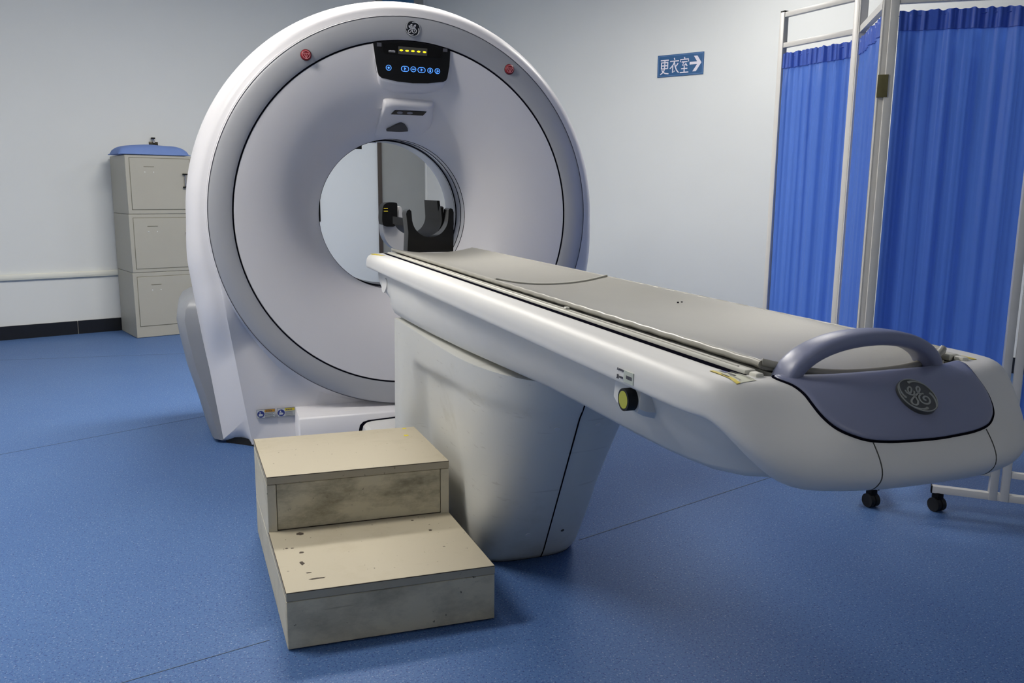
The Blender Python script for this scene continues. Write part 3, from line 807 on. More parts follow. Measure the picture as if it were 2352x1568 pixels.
def on_ped(x, z, off=0.0):
    h = pbvh.ray_cast(Vector((x, 0.2, z)), Vector((0, 1, 0)))
    n = h[1] if h[1].y < 0 else -h[1]
    return h[0] + n * off, n
sm = [on_ped(lerp(0.976, 0.888, i / 30), 0.002 + 0.66 * i / 30, 0.0002)[0] for i in range(31)]
tube('pedestal_seam', sm, 0.0022, 'gap', table, 6)
for x, z, r, mm in ((0.849, 0.544, 0.0075, 'table_white'), (0.892, 0.1265, 0.008, 'table_white'), (1.008, 0.123, 0.0055, 'seam'), (0.963, 0.548, 0.0075, 'table_white')):
    p, n = on_ped(x, z)
    u = Vector((1, 0, 0)); v = n.cross(u).normalized(); u = v.cross(n)
    plate('screw_cap', Frame(p, u, v), disc(0, 0, r, 16), -0.003, 0.0015, mm, table)
gsk = [(x, y, z) for x, y, z in PV[0:96]]
meshobj('pedestal_gasket', [(lerp(0.92, x, 1.004), lerp(2.7, y, 1.004), zz) for zz in (0.0, 0.008) for x, y, z in gsk], grid_faces(2, 96, False, True), 'rubber', table)

# blue-grey end panel lying on the nose
half = [(0.0, 0.955), (0.09, 0.955), (0.145, 0.955), (0.165, 0.949), (0.168, 0.935), (0.158, 0.915), (0.152, 0.898), (0.150, 0.884), (0.146, 0.869), (0.136, 0.8525), (0.120, 0.8395), (0.100, 0.8300), (0.07, 0.8235), (0.035, 0.8205), (0.0, 0.8195)]
PX = 0.906
loop = [(PX + a, b, 0) for a, b in half] + [(PX - a, b, 0) for a, b in reversed(half[1:-1])]
loop = catmull(loop, 5, True)
cen = Vector((TX, 0.89, 0))
rings = [1.0, 0.985, 0.95, 0.88, 0.78, 0.66, 0.52, 0.38, 0.24, 0.12, 0.02]
V = []
for k, rr in enumerate([1.0] + rings):
    for p in loop:
        q = cen + (p - cen) * rr
        V.append(drop(q.x, q.y, -0.004 if k == 0 else (0.0015 if k == 1 else 0.0035)))
n = len(loop)
Fc = grid_faces(len(rings) + 1, n, False, True) + [tuple(range(len(rings) * n, (len(rings) + 1) * n))]
ep = meshobj('end_panel', V, Fc, 'bluegrey', table, ang=60)
tube('panel_gap', [drop((cen + (p - cen) * 1.008).x, (cen + (p - cen) * 1.008).y, 0.0) for p in loop], 0.0022, 'gap', table, 6, True)
EBV = BVHTree.FromPolygons([Vector(v) for v in V], Fc)
# seams of the nose cover
def nose_seam(x):
    pts = []
    for i in range(40):
        a = lerp(0.35, -1.75, i / 39)
        o = Vector((x, 0.92, 0.80)) ; d = Vector((0, -math.cos(a), math.sin(a)))
        h = bvh.ray_cast(Vector((x, 0.92, 0.80)) + d * 0.4, -d)
        if h[0] is not None and h[0].y < 0.836: pts.append(h[0])
    tube('nose_seam', pts, 0.0009, 'seam', table, 6)
nose_seam(0.808); nose_seam(1.003)
# emblem on the panel
h = EBV.ray_cast(Vector((TX, 0.862, 1.2)), Vector((0, 0, -1)))
en = h[1] if h[1].z > 0 else -h[1]
emblem(Frame(h[0] + en * 0.002, Vector((1, 0, 0)), en.cross(Vector((1, 0, 0)))), 0.0293, 'logo_disc', 'logo_line', ep)
# arched handle
hp = []
for i in range(37):
    t = PI * i / 36
    e = 0.78
    hp.append((0.889 - 0.131 * math.copysign(abs(math.cos(t)) ** 0.95, math.cos(t)), 0.950 - 0.010 * math.sin(t), 0.884 + 0.066 * math.sin(t) ** 0.9))
def handle():
    V = []; nn = 20
    for i, p in enumerate(hp):
        a = Vector(hp[max(i - 1, 0)]); b = Vector(hp[min(i + 1, 36)]); t = (b - a).normalized()
        s = Vector((0, 1, 0)); u = t.cross(s).normalized()
        for k in range(nn):
            g = 2 * PI * k / nn; c, q = math.cos(g), math.sin(g)
            c = math.copysign(abs(c) ** 0.55, c); q = math.copysign(abs(q) ** 0.6, q)
            V.append(Vector(p) + s * c * 0.023 + u * q * 0.0112)
    return meshobj('handle', V, grid_faces(37, nn, False, True) + [tuple(range(nn)), tuple(range(36 * nn, 37 * nn))], 'bluegrey', table, ang=60)
handle()

# cradle, side rails and the dark slots beside them
cr_sec = lambda y: [(TX - 0.158, y, 0.884), (TX - 0.158, y, 0.900), (TX - 0.08, y, 0.890), (TX, y, 0.886), (TX + 0.08, y, 0.890), (TX + 0.158, y, 0.900), (TX + 0.158, y, 0.884)]
loft('cradle', [cr_sec(y) for y in (0.965, 2.2, 3.44)], 'rail', table, ang=30)
for s in (-1, 1):
    rl = box('side_rail', (TX + s * 0.189, 2.17, 0.9005), (0.020, 2.39, 0.011), 'rail', table, None, 0.003)
    box('rail_groove', (TX + s * 0.192, 2.18, 0.9065), (0.003, 2.36, 0.001), 'mat_hem', rl)
    box('slot', (TX + s * 0.2045, 2.18, 0.8952), (0.013, 2.42, 0.010), 'gap', table)
    cl = box('rail_clip', (TX + s * 0.189, 0.962, 0.900), (0.014, 0.018, 0.010), 'rail', table, None, 0.003)
    bar('clip_pin', (TX + s * 0.189, 0.976, 0.900), (TX + s * 0.189, 0.968, 0.900), 0.006, 0.006, 'gap', cl)
box('rail_stop', (TX - 0.186, 1.62, 0.908), (0.010, 0.012, 0.006), 'rail', table, None, 0.002)

# labels on the table
def table_label(x0, y0, x1, y1, flip):
    def q(a, b, off): return drop(lerp(x0, x1, a), lerp(y0, y1, b), off)
    def patch(name, a0, b0, a1, b1, off, m, par):
        V = [q(lerp(a0, a1, i / 3), lerp(b0, b1, j / 4), off) for i in range(4) for j in range(5)]
        V2 = [v - Vector((0, 0, 0.001)) for v in V]
        return meshobj(name, V + V2, grid_faces(4, 5) + [tuple(i + 20 for i in f) for f in grid_faces(4, 5)], m, par)
    lb = patch('caution_label', 0, 0, 1, 1, 0.0006, 'lbl_table', table)
    patch('label_heading', 0, 0, 0.2, 1, 0.0011, 'yellow', lb)
    patch('label_mark', 0.42, 0.72, 0.62, 0.95, 0.0011, 'navy', lb)
    patch('label_mark', 0.45, 0.42, 0.58, 0.66, 0.0011, 'ink', lb)
    for k in range(3): patch('label_line', 0.80 + 0.06 * k, 0.05 + 0.1 * (k % 2), 0.82 + 0.06 * k, 0.85, 0.0011, 'ink', lb)
    patch('label_line', 0.33, 0.1, 0.36, 0.5, 0.0011, 'ink', lb)
    patch('label_line', 0.07, 0.35, 0.14, 0.62, 0.0016, 'ink', lb)
table_label(0.675, 0.942, 0.707, 1.008, False)
table_label(1.124, 0.955, 1.084, 1.030, True)
sk = plate('corner_sticker', Frame((0.661, 3.30, 0.9003), (1, 0, 0), (0, 1, 0)), [(-0.018, 0.06), (0.0, 0.06), (0.018, -0.05), (0.004, -0.05)], -0.001, 0.0006, 'yellow', table)
# small print on the rim
RF = Frame((0.6270, 1.17, 0.8625), (0, -1, 0), (0, 0, 1))
rlb = plate('height_label', RF, rect(-0.004, -0.010, 0.027, 0.009), -0.002, 0.0008, 'lbl_green', table)
sh = [plate_data(RF, [(-0.027, 0.005), (-0.023, 0.005), (-0.025, 0.009)], 0, 0.0012), plate_data(RF, rect(-0.0265, -0.008, -0.0235, -0.002), 0, 0.0012), plate_data(RF, rect(-0.028, -0.009, -0.022, -0.0075), 0, 0.0012)]
for k in range(4): sh += [plate_data(RF, rect(-0.020 + 0.004 * k, 0.0055, -0.0173 + 0.004 * k, 0.0085), 0, 0.0012)]
for k in range(3): sh += [plate_data(RF, rect(-0.019 + 0.004 * k, -0.0065, -0.0163 + 0.004 * k, -0.0035), 0, 0.0012)]
for k in range(4): sh += [plate_data(RF, rect(0.005 + 0.0048 * k, -0.0035, 0.0084 + 0.0048 * k, 0.002), 0, 0.0014)]
Vv, Ff = merge(sh); meshobj('rim_print', Vv, Ff, 'ink', table)

# indicator knob on its boss, under the rim
bs = [[(0.70, 1.25, 0.845), (0.70, 1.14, 0.845), (0.70, 1.14, 0.80), (0.70, 1.155, 0.785), (0.70, 1.235, 0.785), (0.70, 1.25, 0.80)],
      [(0.655, 1.245, 0.845), (0.655, 1.145, 0.845), (0.652, 1.145, 0.808), (0.654, 1.155, 0.798), (0.654, 1.235, 0.798), (0.652, 1.245, 0.808)],
      [(0.647, 1.24, 0.845), (0.647, 1.152, 0.845), (0.644, 1.152, 0.812), (0.646, 1.16, 0.803), (0.646, 1.232, 0.803), (0.644, 1.24, 0.812)]]
loft('knob_boss', bs, 'keel', table, ang=35)
KF = Frame((0.646, 1.178, 0.8215), (0, -1, 0), (0.0, 0, 1))
kb = plate('indicator_knob', KF, disc(0, 0, 0.0185, 28), -0.006, 0.017, 'rubber', table)
plate('knob_lens', KF, disc(0, 0, 0.0145, 24), 0.010, 0.0174, 'lens_yellow', kb)

# mats lying on the cradle
def mat_thing(name, label, y0, y1, near_round, far_concave, far_bow):
    root = thing(name, label, 'mat', (TX, (y0 + y1) / 2, 0.888))
    nx = 25; ny = 40; top = []; bot = []
    def yend(u, t):
        ya = y0 + near_round(u); yb = y1 + far_bow(u)
        return lerp(ya, yb, t)
    HW = 0.168
    for j in range(ny):
        t = j / (ny - 1); t = t if 0.02 < t < 0.98 else t
        for i in range(nx):
            u = -1 + 2 * i / (nx - 1)
            z = 0.900 + 0.019 * abs(u) ** 2.2
            ed = min(t * 60, (1 - t) * 60, 1.0)
            z -= 0.002 * (1 - ed) ** 2 + (0.002 if abs(u) > 0.97 else 0)
            top.append((TX + u * HW, yend(u, t), z))
            bot.append((TX + u * HW, yend(u, t), z - 0.011))
    nT = nx * ny
    Fc = grid_faces(ny, nx) + [tuple(nT + k for k in f) for f in grid_faces(ny, nx)]
    border = [i for i in range(nx)] + [j * nx + nx - 1 for j in range(1, ny)] + [(ny - 1) * nx + i for i in range(nx - 2, -1, -1)] + [j * nx for j in range(ny - 2, 0, -1)]
    nb = len(border)
    Fc += [(border[k], border[(k + 1) % nb], nT + border[(k + 1) % nb], nT + border[k]) for k in range(nb)]
    meshobj('mat_pad', top + bot, Fc, 'mat', root, ang=50)
    rnd = random.Random(3)
    for s in (-1, 1):
        pts = []
        for j in range(60):
            t = j / 59
            pts.append((TX + s * (HW + 0.0005), yend(s, t), 0.9115 + 0.0006 * math.sin(j * 1.7) + 0.0005 * rnd.random()))
        tube('side_hem', pts, 0.0062, 'mat_hem', root, 10)
    pts = [(TX + u * HW, y0 + near_round(u) + 0.001, 0.896 + 0.019 * abs(u) ** 2.2) for u in [-1 + i / 15 for i in range(31)]]
    tube('end_hem', pts, 0.0058, 'mat_hem', root, 10)
    return root
m1 = mat_thing('table_mat', 'long grey vinyl mat on the patient table ending under the blue-grey handle', 0.948, 2.135, lambda u: 0.03 * abs(u) ** 4, None, lambda u: 0.0)
m2 = mat_thing('table_mat', 'short grey vinyl head-end mat on the patient table beside the gantry', 2.1362, 3.40, lambda u: 0.0, None, lambda u: 0.0)
Vv, Ff = merge([plate_data(Frame((x, 1.643, 0.9075), (1, 0, 0), (0, 1, 0)), disc(0, 0, 0.0022, 10), -0.004, 0.0010) for x in (1.008, 1.018)])
meshobj('mat_hole', Vv, Ff, 'gap', m1)
tube('joint_cord', [(TX + u * 0.166, 2.1356, 0.9012 + 0.019 * abs(u) ** 2.2) for u in [-1 + i / 15 for i in range(31)]], 0.0024, 'rail', m2, 8)

# ------------------------------------------------------------------ head holder
hh = thing('head_holder', 'glossy black U-shaped head holder at the gantry end of the table', 'head holder', (TX, 3.53, 0.90))
def u_section(y, zl, zr, rin, th, zc, n=22):
    inner = []; outer = []
    for i in range(n + 1):
        a = PI + PI * i / n
        inner.append((TX + 0.005 + rin * math.cos(a), zc + rin * 1.05 * math.sin(a))); outer.append((TX + 0.005 + (rin + th) * math.cos(a), zc + (rin + th) * 1.02 * math.sin(a)))
    inner = [(inner[0][0] + 0.004, zl)] + inner + [(inner[-1][0] - 0.004, zr)]
    outer = [(outer[0][0], zl)] + outer + [(outer[-1][0], zr)]
    return [(x, y, z) for x, z in inner] + [(x, y, z) for x, z in reversed(outer)]
HC = (TX + 0.004, 1.040)
hpoly = [(HC[0] - 0.099, 0.889), (HC[0] + 0.099, 0.889), (HC[0] + 0.101, 0.96), (HC[0] + 0.102, 1.062), (HC[0] + 0.098, 1.074), (HC[0] + 0.088, 1.079), (HC[0] + 0.080, 1.072)]
hpoly += [(HC[0] + 0.078 * math.cos(a), HC[1] + 0.082 * math.sin(a)) for a in [-PI * i / 20 for i in range(21)]]
hpoly += [(HC[0] - 0.080, 1.066), (HC[0] - 0.088, 1.074), (HC[0] - 0.098, 1.068), (HC[0] - 0.102, 1.055), (HC[0] - 0.094, 0.98)]
plate('holder_yoke', Frame((0, 3.455, 0), (1, 0, 0), (0, 0, 1)), hpoly, -0.075, 0.0, 'black', hh)
loft('holder_liner', [u_section(3.53, 1.01, 1.08, 0.070, 0.008, 1.030), u_section(3.56, 1.01, 1.085, 0.072, 0.008, 1.032), u_section(3.58, 1.0, 1.06, 0.072, 0.008, 1.032), u_section(3.60, 1.0, 1.108, 0.072, 0.008, 1.032), u_section(3.82, 1.0, 1.108, 0.072, 0.008, 1.034)], 'black_soft', hh, ang=50)
box('holder_tongue', (TX + 0.004, 3.475, 0.889), (0.15, 0.066, 0.012), 'black_soft', hh, None, 0.003)

# ------------------------------------------------------------------ contrast injector behind the gantry
ij = thing('injector_stand', 'grey and black contrast injector on a floor stand behind the gantry bore', 'injector', (1.10, 5.05, 0))
prof = [(1.038, 1.00), (1.034, 0.93), (1.045, 0.87), (1.075, 0.825), (1.115, 0.80), (1.17, 0.795), (1.20, 0.83), (1.20, 0.90), (1.165, 0.93), (1.15, 1.00), (1.148, 1.045), (1.135, 1.055), (1.128, 1.0), (1.12, 0.955), (1.06, 0.955)]
IF = Frame((0, 5.0, 0), (1, 0, 0), (0, 0, 1))
pp = [(p.x, p.y) for p in catmull([(a, b, 0) for a, b in prof], 4, True)]
bd = plate('injector_body', IF, pp, -0.12, 0.0, 'grey_dev', ij)
pp2 = [(p.x, p.y) for p in catmull([(1.032, 0.95, 0), (1.03, 1.03, 0), (1.042, 1.068, 0), (1.075, 1.080, 0), (1.112, 1.078, 0), (1.120, 1.06, 0), (1.116, 0.98, 0), (1.108, 0.945, 0), (1.08, 0.938, 0)], 4, True)]
hd = plate('injector_screen', IF, pp2, -0.10, 0.012, 'black_soft', ij)
for k in range(2): plate('screen_text', IF, rect(1.038, 1.043 - 0.016 * k, 1.062, 1.047 - 0.016 * k), 0.011, 0.0135, 'yellow', hd)
bar('stand_pole', (1.12, 5.06, 0.06), (1.12, 5.06, 0.85), 0.045, 0.045, 'frame_white', ij, 0.006)
for k in range(4):
    a = PI / 4 + PI / 2 * k; e = Vector((1.12 + 0.26 * math.cos(a), 5.06 + 0.26 * math.sin(a), 0.07))
    ft = bar('stand_foot', (1.12, 5.06, 0.07), e, 0.045, 0.03, 'frame_white', ij)
    plate('foot_wheel', Frame((e.x, e.y, 0.03), (1, 0, 0), (0, 0, 1)), disc(0, 0, 0.03, 16), -0.012, 0.012, 'rubber', ft)

# ------------------------------------------------------------------ wooden step stool
st = thing('step_stool', 'worn cream painted two-step wooden stool beside the table pedestal', 'step stool', (0.42, 2.44, 0))
FL, FR, BL = Vector((0.160, 2.038, 0)), Vector((0.705, 2.018, 0)), Vector((0.140, 2.855, 0))
eu, ev = (FR - FL), (BL - FL)
SW, SD = eu.length, ev.length
eu.normalize(); ev.normalize()
def S(u, v, z): return FL + eu * u + ev * v + Vector((0, 0, z))
H1, H2, TB = 0.158, 0.327, 0.024
def sbox(name, u0, u1, v0, v1, z0, z1, m, bevel=0.0015):
    bm = bmesh.new()
    r = bmesh.ops.create_cube(bm, size=1.0)
    for v in r['verts']:
        v.co = S(lerp(u0, u1, v.co.x + 0.5), lerp(v0, v1, v.co.y + 0.5), lerp(z0, z1, v.co.z + 0.5))
    if bevel: bmesh.ops.bevel(bm, geom=list(bm.edges), offset=bevel, segments=1, affect='EDGES')
    return bmobj(name, bm, m, st, smooth=False)
VM = 0.408       # where the upper step begins
sbox('tread', 0.0, SW, -0.002, VM + 0.01, H1 - TB, H1, 'stool_top')
sbox('tread', 0.0, SW, VM - 0.002, SD, H2 - TB, H2, 'stool_top')
sbox('riser', 0.0, SW, 0.0, 0.018, 0.004, H1 - TB - 0.0015, 'stool_low')
sbox('riser', 0.0275, SW - 0.0275, VM + 0.002, VM + 0.02, H1 + 0.003, H2 - TB - 0.0015, 'stool_front')
sbox('back_board', 0.02, SW - 0.02, SD - 0.02, SD - 0.002, 0.0, H2 - TB - 0.001, 'stool_side')
for u0 in (0.0, SW - 0.026):
    sbox('side_panel', u0, u0 + 0.026, 0.0195, SD, 0.002, H1 - TB - 0.0015, 'stool_side')
    sbox('side_panel', u0, u0 + 0.026, VM, SD, H1 - TB, H2 - TB - 0.0015, 'stool_side')
sbox('joint_shade', 0.003, SW - 0.003, 0.003, VM, H1 - TB - 0.003, H1 - TB + 0.001, 'edge', 0)  # dark strips in the board gaps, joint shadow put in as colour
sbox('joint_shade', 0.003, SW - 0.003, VM + 0.004, SD - 0.01, H1 - 0.002, H1 + 0.006, 'edge', 0)
sbox('joint_shade', 0.003, SW - 0.003, VM + 0.004, SD - 0.01, H2 - TB - 0.003, H2 - TB + 0.001, 'edge', 0)
sbox('joint_shade', 0.02, SW - 0.02, VM + 0.006, VM + 0.016, H1 + 0.001, H2 - TB - 0.001, 'edge', 0)
sbox('worn_edge', 0.001, SW - 0.001, -0.0025, -0.0012, H1 - 0.0022, H1 - 0.0004, 'edge', 0)
sbox('worn_edge', 0.001, SW - 0.001, VM - 0.0025, VM - 0.0012, H2 - 0.0022, H2 - 0.0004, 'edge', 0)
sbox('worn_edge', -0.0006, 0.0008, 0.0, VM, H1 - 0.0020, H1 - 0.0004, 'edge', 0)
sbox('worn_edge', -0.0006, 0.0008, VM, SD, H2 - 0.0020, H2 - 0.0004, 'edge', 0)
def stain(name, u, v, ru, rv, m, z, n=12):
    rnd = random.Random(int(u * 1000 + v * 77))
    pts = [S(u + ru * math.cos(2 * PI * i / n) * (0.7 + 0.5 * rnd.random()), v + rv * math.sin(2 * PI * i / n) * (0.7 + 0.5 * rnd.random()), z) for i in range(n)]
    V = pts + [p + Vector((0, 0, 0.0007)) for p in pts]
    meshobj(name, V, [tuple(range(n)), tuple(range(n, 2 * n))] + [(i, (i + 1) % n, n + (i + 1) % n, n + i) for i in range(n)], m, st, smooth=False)
stain('paint_spot', 0.49, 0.715, 0.009, 0.010, 'paint_yellow', H2 - 0.0002); stain('paint_spot', 0.505, 0.80, 0.008, 0.006, 'paint_yellow', H2 - 0.0002)
for u, v, ru, rv in ((0.07, 0.235, 0.007, 0.006), (0.062, 0.165, 0.006, 0.012), (0.085, 0.37, 0.012, 0.010), (0.035, 0.275, 0.004, 0.004), (0.05, 0.272, 0.005, 0.003), (0.085, 0.06, 0.022, 0.004), (0.45, 0.285, 0.005, 0.006), (0.42, 0.375, 0.004, 0.003), (0.07, 0.10, 0.008, 0.003)):
    stain('scuff_mark', u, v, ru, rv, 'edge', H1 - 0.0003)

# ------------------------------------------------------------------ stacked steel cabinets
CW, CDP = 0.505, 0.462
C0 = Vector((-0.482, 7.077, 0))
def Cc(u, d, z): return C0 + WD * u - WN * d + Vector((0, 0, z))     # u along the front, d depth towards the wall
def cbox(name, u0, u1, d0, d1, z0, z1, m, par, bevel=0.0):
    return box(name, Cc((u0 + u1) / 2, (d0 + d1) / 2, (z0 + z1) / 2), (u1 - u0, d1 - d0, z1 - z0), m, par, WX, bevel, 1)
cab_labels = ['grey steel cabinet unit standing on the floor, bottom of the stack', 'grey steel cabinet unit in the middle of the stack of three', 'grey steel cabinet unit on top of the stack under the blue pillow']
for k, (z0, z1, d0, d1) in enumerate(((0.0, 0.508, 0.091, 0.474), (0.508, 0.954, 0.538, 0.925), (0.954, 1.396, 0.990, 1.375))):
    r = thing('steel_cabinet', cab_labels[k], 'cabinet', Cc(CW / 2, CDP / 2, z0), 'steel cabinets stacked against the back wall')
    bd = cbox('cabinet_body', 0, CW, 0.0, CDP, z0 + 0.0015, z1 - 0.0005, 'cabinet', r, 0.003)
    cbox('door_gap', 0.028, CW - 0.028, -0.0006, 0.004, d0 - 0.004, d1 + 0.004, 'cab_line', r)
    dr_ = cbox('cabinet_door', 0.0315, CW - 0.0315, -0.0035, 0.004, d0, d1, 'cabinet', r, 0.002)
    uh = CW - 0.074
    zc = d1 - 0.165 if k == 2 else d1 - 0.17
    cbox('handle_grip', uh - 0.006, uh + 0.006, -0.026, -0.016, zc - 0.045, zc + 0.045, 'chrome', dr_, 0.003)
    for dz in (-0.05, 0.05): cbox('handle_mount', uh - 0.018, uh + 0.018, -0.027, -0.002, zc + dz - 0.005, zc + dz + 0.005, 'black_soft', dr_, 0.002)
    cbox('card_holder', 0.130, 0.206, -0.0055, -0.003, d1 - 0.065, d1 - 0.061, 'cab_line', dr_)
    for du in (0.136, 0.200): cbox('card_rivet', du - 0.004, du + 0.004, -0.0065, -0.003, d1 - 0.108, d1 - 0.100, 'lbl_white', dr_)

# blue pillow on the cabinets
def pillow():
    root = thing('pillow', 'flat blue cloth pillow lying on top of the steel cabinets', 'pillow', Cc(0.22, 0.2, 1.396))
    nu, nv = 34, 18; V = []
    for side in (1, 0):
        for i in range(nu):
            for j in range(nv):
                u = i / (nu - 1) * 2 - 1; v = j / (nv - 1) * 2 - 1
                e = max(0, 1 - abs(u) ** 6.0) ** 0.5 * max(0, 1 - abs(v) ** 4.0) ** 0.5
                hgt = 0.083 * e * (1 + 0.08 * math.sin(3.1 * u + 1) - 0.10 * math.exp(-((u - 0.35) / 0.3) ** 2))
                z = 1.3975 + 0.012 * (1 - e) * 0.5 + (hgt if side else 0.0)
                V.append(Cc(0.232 + u * 0.262, 0.20 + v * 0.165, z))
    n = nu * nv
    Fc = grid_faces(nu, nv) + [tuple(n + k for k in f) for f in grid_faces(nu, nv)]
    bd = [i * nv for i in range(nu)] + [(nu - 1) * nv + j for j in range(1, nv)] + [i * nv + nv - 1 for i in range(nu - 2, -1, -1)] + [j for j in range(nv - 2, 0, -1)]
    nb = len(bd)
    Fc += [(bd[k], bd[(k + 1) % nb], n + bd[(k + 1) % nb], n + bd[k]) for k in range(nb)]
    meshobj('pillow_case', V, Fc, 'pillow', root, ang=70)
    ring = [V[b] for b in bd]
    tube('piping', [p + Vector((0, 0, 0.002)) for p in ring], 0.0035, 'pillow', root, 6, True)
pillow()

# ------------------------------------------------------------------ wall sign
SGO = Vector((3.552, 6.091, 0)); 
def on_right(px):                       # point of the right wall by its x
    t = (px - CORNER.x) / RD.x; return CORNER + RD * t
sg0 = on_right(3.56); sgw, sgh, sgz = 0.400, 0.169, 2.065
sgn = thing('wall_sign', 'blue changing room sign with white characters and an arrow on the right wall', 'sign', sg0 + RD * sgw / 2 + Vector((0, 0, sgz)))
SFm = Frame(sg0 + Vector((0, 0, sgz)) + RN * 0.002, RD, (0, 0, 1))
if SFm.n.dot(RN) < 0: SFm.n = -SFm.n
sb = plate('sign_board', SFm, rect(0, 0, sgw, sgh), -0.002, 0.004, 'sign_blue', sgn)
ins = 0.0085
Vv, Ff = merge([ribbon_data(SFm, [(ins, ins), (sgw - ins, ins)], 0.003, 0.003, 0.0048), ribbon_data(SFm, [(ins, sgh - ins), (sgw - ins, sgh - ins)], 0.003, 0.003, 0.0048), ribbon_data(SFm, [(ins, ins), (ins, sgh - ins)], 0.003, 0.003, 0.0048), ribbon_data(SFm, [(sgw - ins, ins), (sgw - ins, sgh - ins)], 0.003, 0.003, 0.0048)])
meshobj('sign_border', Vv, Ff, 'sign_line', sgn)
GLYPHS = [
 [[(0.05, 0.94), (0.95, 0.94)], [(0.15, 0.79), (0.15, 0.36)], [(0.10, 0.79), (0.90, 0.79)], [(0.85, 0.79), (0.85, 0.36)], [(0.15, 0.58), (0.85, 0.58)], [(0.15, 0.38), (0.85, 0.38)], [(0.52, 0.94), (0.52, 0.60), (0.50, 0.38), (0.42, 0.20), (0.26, 0.09), (0.04, 0.0)], [(0.20, 0.30), (0.34, 0.16), (0.58, 0.06), (0.97, 0.02)]],
 [[(0.46, 1.0), (0.54, 0.88)], [(0.03, 0.80), (0.97, 0.80)], [(0.52, 0.80), (0.40, 0.60), (0.22, 0.45), (0.02, 0.33)], [(0.33, 0.54), (0.33, 0.06), (0.56, 0.18)], [(0.90, 0.66), (0.76, 0.53), (0.62, 0.45)], [(0.50, 0.74), (0.58, 0.48), (0.74, 0.22), (0.98, 0.04)]],
 [[(0.47, 1.0), (0.53, 0.90)], [(0.06, 0.70), (0.06, 0.86), (0.94, 0.86), (0.94, 0.70)], [(0.20, 0.70), (0.82, 0.70)], [(0.48, 0.70), (0.28, 0.49), (0.76, 0.51)], [(0.62, 0.60), (0.82, 0.42)], [(0.17, 0.27), (0.84, 0.27)], [(0.5, 0.44), (0.5, 0.03)], [(0.03, 0.03), (0.97, 0.03)]]]
for strokes, a, b, c_, d_ in zip(GLYPHS, (0.058, 0.272, 0.492), (0.255, 0.475, 0.69), (0.125, 0.125, 0.125), (0.80, 0.83, 0.83)):
    parts_ = []
    for q, stq in enumerate(strokes):
        pts = [(lerp(a, b, x) * sgw, lerp(c_, d_, y) * sgh) for x, y in stq]
        parts_.append(ribbon_data(SFm, pts, 0.0085, 0.003, 0.0056 + 0.00004 * q))
    Vv, Ff = merge(parts_); meshobj('character', Vv, Ff, 'sign_white', sgn, smooth=False)
ar = [(0.705, 0.47), (0.705, 0.585), (0.865, 0.585), (0.79, 0.845), (0.865, 0.845), (0.955, 0.53), (0.845, 0.155), (0.77, 0.155), (0.865, 0.47)]
plate('arrow', SFm, [(a * sgw, b * sgh) for a, b in ar], 0.003, 0.0055, 'sign_white', sgn)

# ------------------------------------------------------------------ folding curtain screen
PSn = [Vector((2.494, 3.304, 0)), Vector((2.551, 2.862, 0)), Vector((2.256, 2.408, 0)), Vector((2.656, 2.11, 0)), Vector((2.99, 1.76, 0))]
scr = thing('folding_screen', 'white tube folding screen on casters hung with pleated blue curtains', 'screen', (2.45, 2.6, 0))
T_TOP, T_MID, T_CUR, T_BOT = 1.93, 1.80, 1.765, 0.17
TW = 0.027
def caster(p, parent):
    ct = box('caster_fork', (p[0], p[1], 0.058), (0.03, 0.03, 0.028), 'black_soft', parent, None, 0.004)
    for s in (-1, 1):
        plate('wheel', Frame((p[0] + s * 0.011, p[1], 0.026), (0, 1, 0), (0, 0, 1)), disc(0, 0, 0.026, 20), -0.009, 0.009, 'rubber', ct)
def curtain(a, b, seed, side):
    d = (b - a); L = d.length; d.normalize(); nrm = Vector((-d.y, d.x, 0)) * side
    rnd = random.Random(seed)
    waves = [(rnd.uniform(34, 42), rnd.uniform(0, 6), 0.0075), (rnd.uniform(78, 96), rnd.uniform(0, 6), 0.0060), (rnd.uniform(150, 190), rnd.uniform(0, 6), 0.0026), (rnd.uniform(300, 340), rnd.uniform(0, 6), 0.0010)]
    nx, nz = 280, 30
    zb = 0.34
    def pt(i, z):
        s = i / (nx - 1); k = (T_CUR - z) / (T_CUR - zb)
        amp = 0.3 + 0.8 * smooth01(0, 0.12, k) - 0.15 * k
        x = s * L + 0.012 * k * math.sin(5 * s + seed) * (s * (1 - s) * 4)
        off = 0
        for j, (f, p, am) in enumerate(waves):
            ph = p + k * (0.8 if j == 0 else 0.3) * math.sin(seed + j)
            q = math.sin(x * f + ph + 0.6 * math.sin(x * f * 0.37 + j))
            aj = amp if j < 2 else (1.3 if k < 0.06 else 0.55 * amp)
            off += am * aj * (math.copysign(abs(q) ** 0.8, q))
        return a + d * x + nrm * (off + 0.0) + Vector((0, 0, z + (0.002 * math.sin(s * 47 + seed) + 0.0015 * math.sin(s * 101 + 2 * seed) if k <= 0 else 0)))
    zs = [T_CUR - 0.062 - (T_CUR - 0.062 - zb) * j / (nz - 1) for j in range(nz)]
    V = [pt(i, z) for i in range(nx) for z in zs]
    cu = meshobj('curtain', V, grid_faces(nx, nz), 'curtain', scr, ang=80)
    zs = [T_CUR, T_CUR - 0.02, T_CUR - 0.045, T_CUR - 0.064]
    V = []
    for i in range(nx):
        for k, z in enumerate(zs):
            V.append(pt(i, z) + nrm * 0.0045)
        for k, z in enumerate(reversed(zs)):
            V.append(pt(i, z) - nrm * 0.0045)
    meshobj('curtain_hem', V, grid_faces(nx, 8, False, True), 'curtain_hem', cu, ang=80)
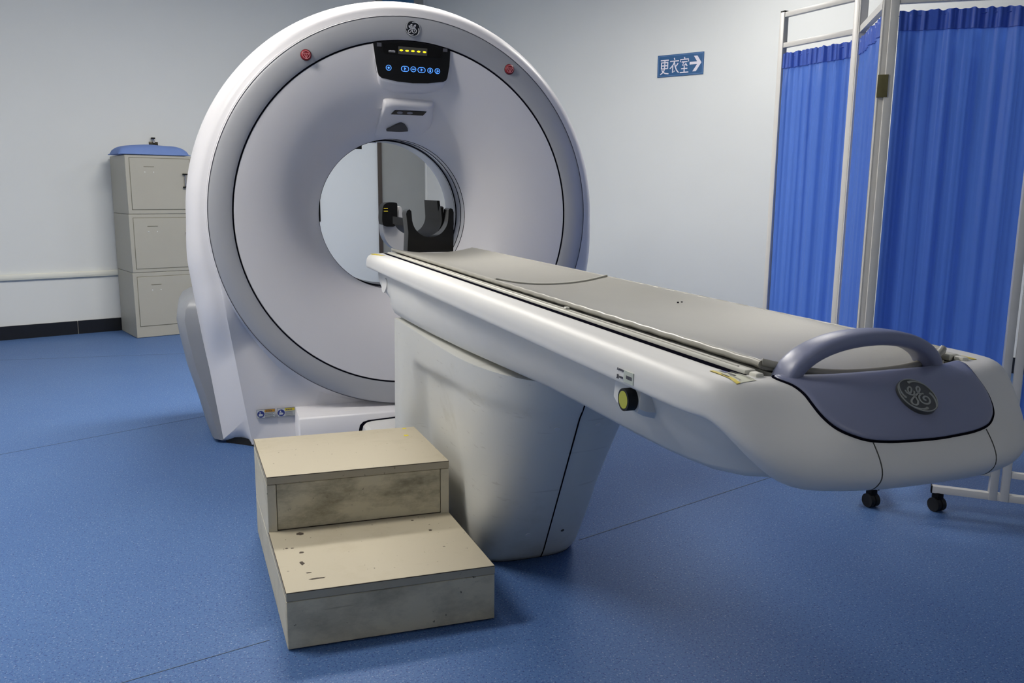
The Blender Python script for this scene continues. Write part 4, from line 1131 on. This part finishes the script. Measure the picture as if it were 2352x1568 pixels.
for k in range(4):
    a0, b0 = PSn[k], PSn[k + 1]; d = (b0 - a0).normalized()
    a = a0 + d * 0.019; b = b0 - d * 0.019
    X = axes(d)
    for p in (a, b):
        z0 = 0.07
        box('post', (p.x, p.y, (T_TOP + 0.012 + z0) / 2), (TW, TW, T_TOP + 0.012 - z0), 'frame_white', scr, X, 0.002)
        box('post_cap', (p.x, p.y, T_TOP + 0.015), (TW * 0.9, TW * 0.9, 0.006), 'black_soft', scr, X, 0.001)
    for z, nm in ((T_TOP, 'top_bar'), (T_MID, 'cross_bar'), (T_BOT, 'bottom_bar')):
        bar(nm, a + d * 0.0135 + Vector((0, 0, z)), b - d * 0.0135 + Vector((0, 0, z)), 0.022, 0.022, 'frame_white', scr)
    if k == 3: bar('bottom_bar', a + d * 0.0135 + Vector((0, 0, 0.32)), b - d * 0.0135 + Vector((0, 0, 0.32)), 0.022, 0.022, 'frame_white', scr)
    tube('curtain_rod', [a + Vector((0, 0, T_CUR - 0.016)), b + Vector((0, 0, T_CUR - 0.016))], 0.0016, 'curtain_hem', scr, 8)
    curtain(a + d * 0.016, b - d * 0.016, 11 + 5 * k, 1)
fdir = Vector((0.74, -0.68, 0)).normalized()
for k, (l0, l1) in enumerate(((-0.16, 0.16), None or (0, 0), (-0.02, 0.10), (-0.215, 0.26), (-0.16, 0.16))):
    if l0 == l1: continue
    p = PSn[k]; dd = fdir if k in (2, 3) else Vector((0.9, 0.35, 0)).normalized()
    a = p + dd * l0 + Vector((0, 0, 0.083)); b = p + dd * l1 + Vector((0, 0, 0.083))
    ft = bar('foot_bar', a, b, 0.026, 0.026, 'frame_white', scr)
    for e, s in ((a, 1), (b, -1)):
        box('end_cap', e - dd * s * 0.001, (0.004, 0.027, 0.027), 'black_soft', ft, axes(dd))
        if not (k == 2 and s == 1): caster(e + dd * s * 0.022, ft)
for z in (1.52, 0.6):
    box('hinge', (PSn[2].x, PSn[2].y, z), (0.034, 0.032, 0.075), 'brass', scr, axes(fdir), 0.001)
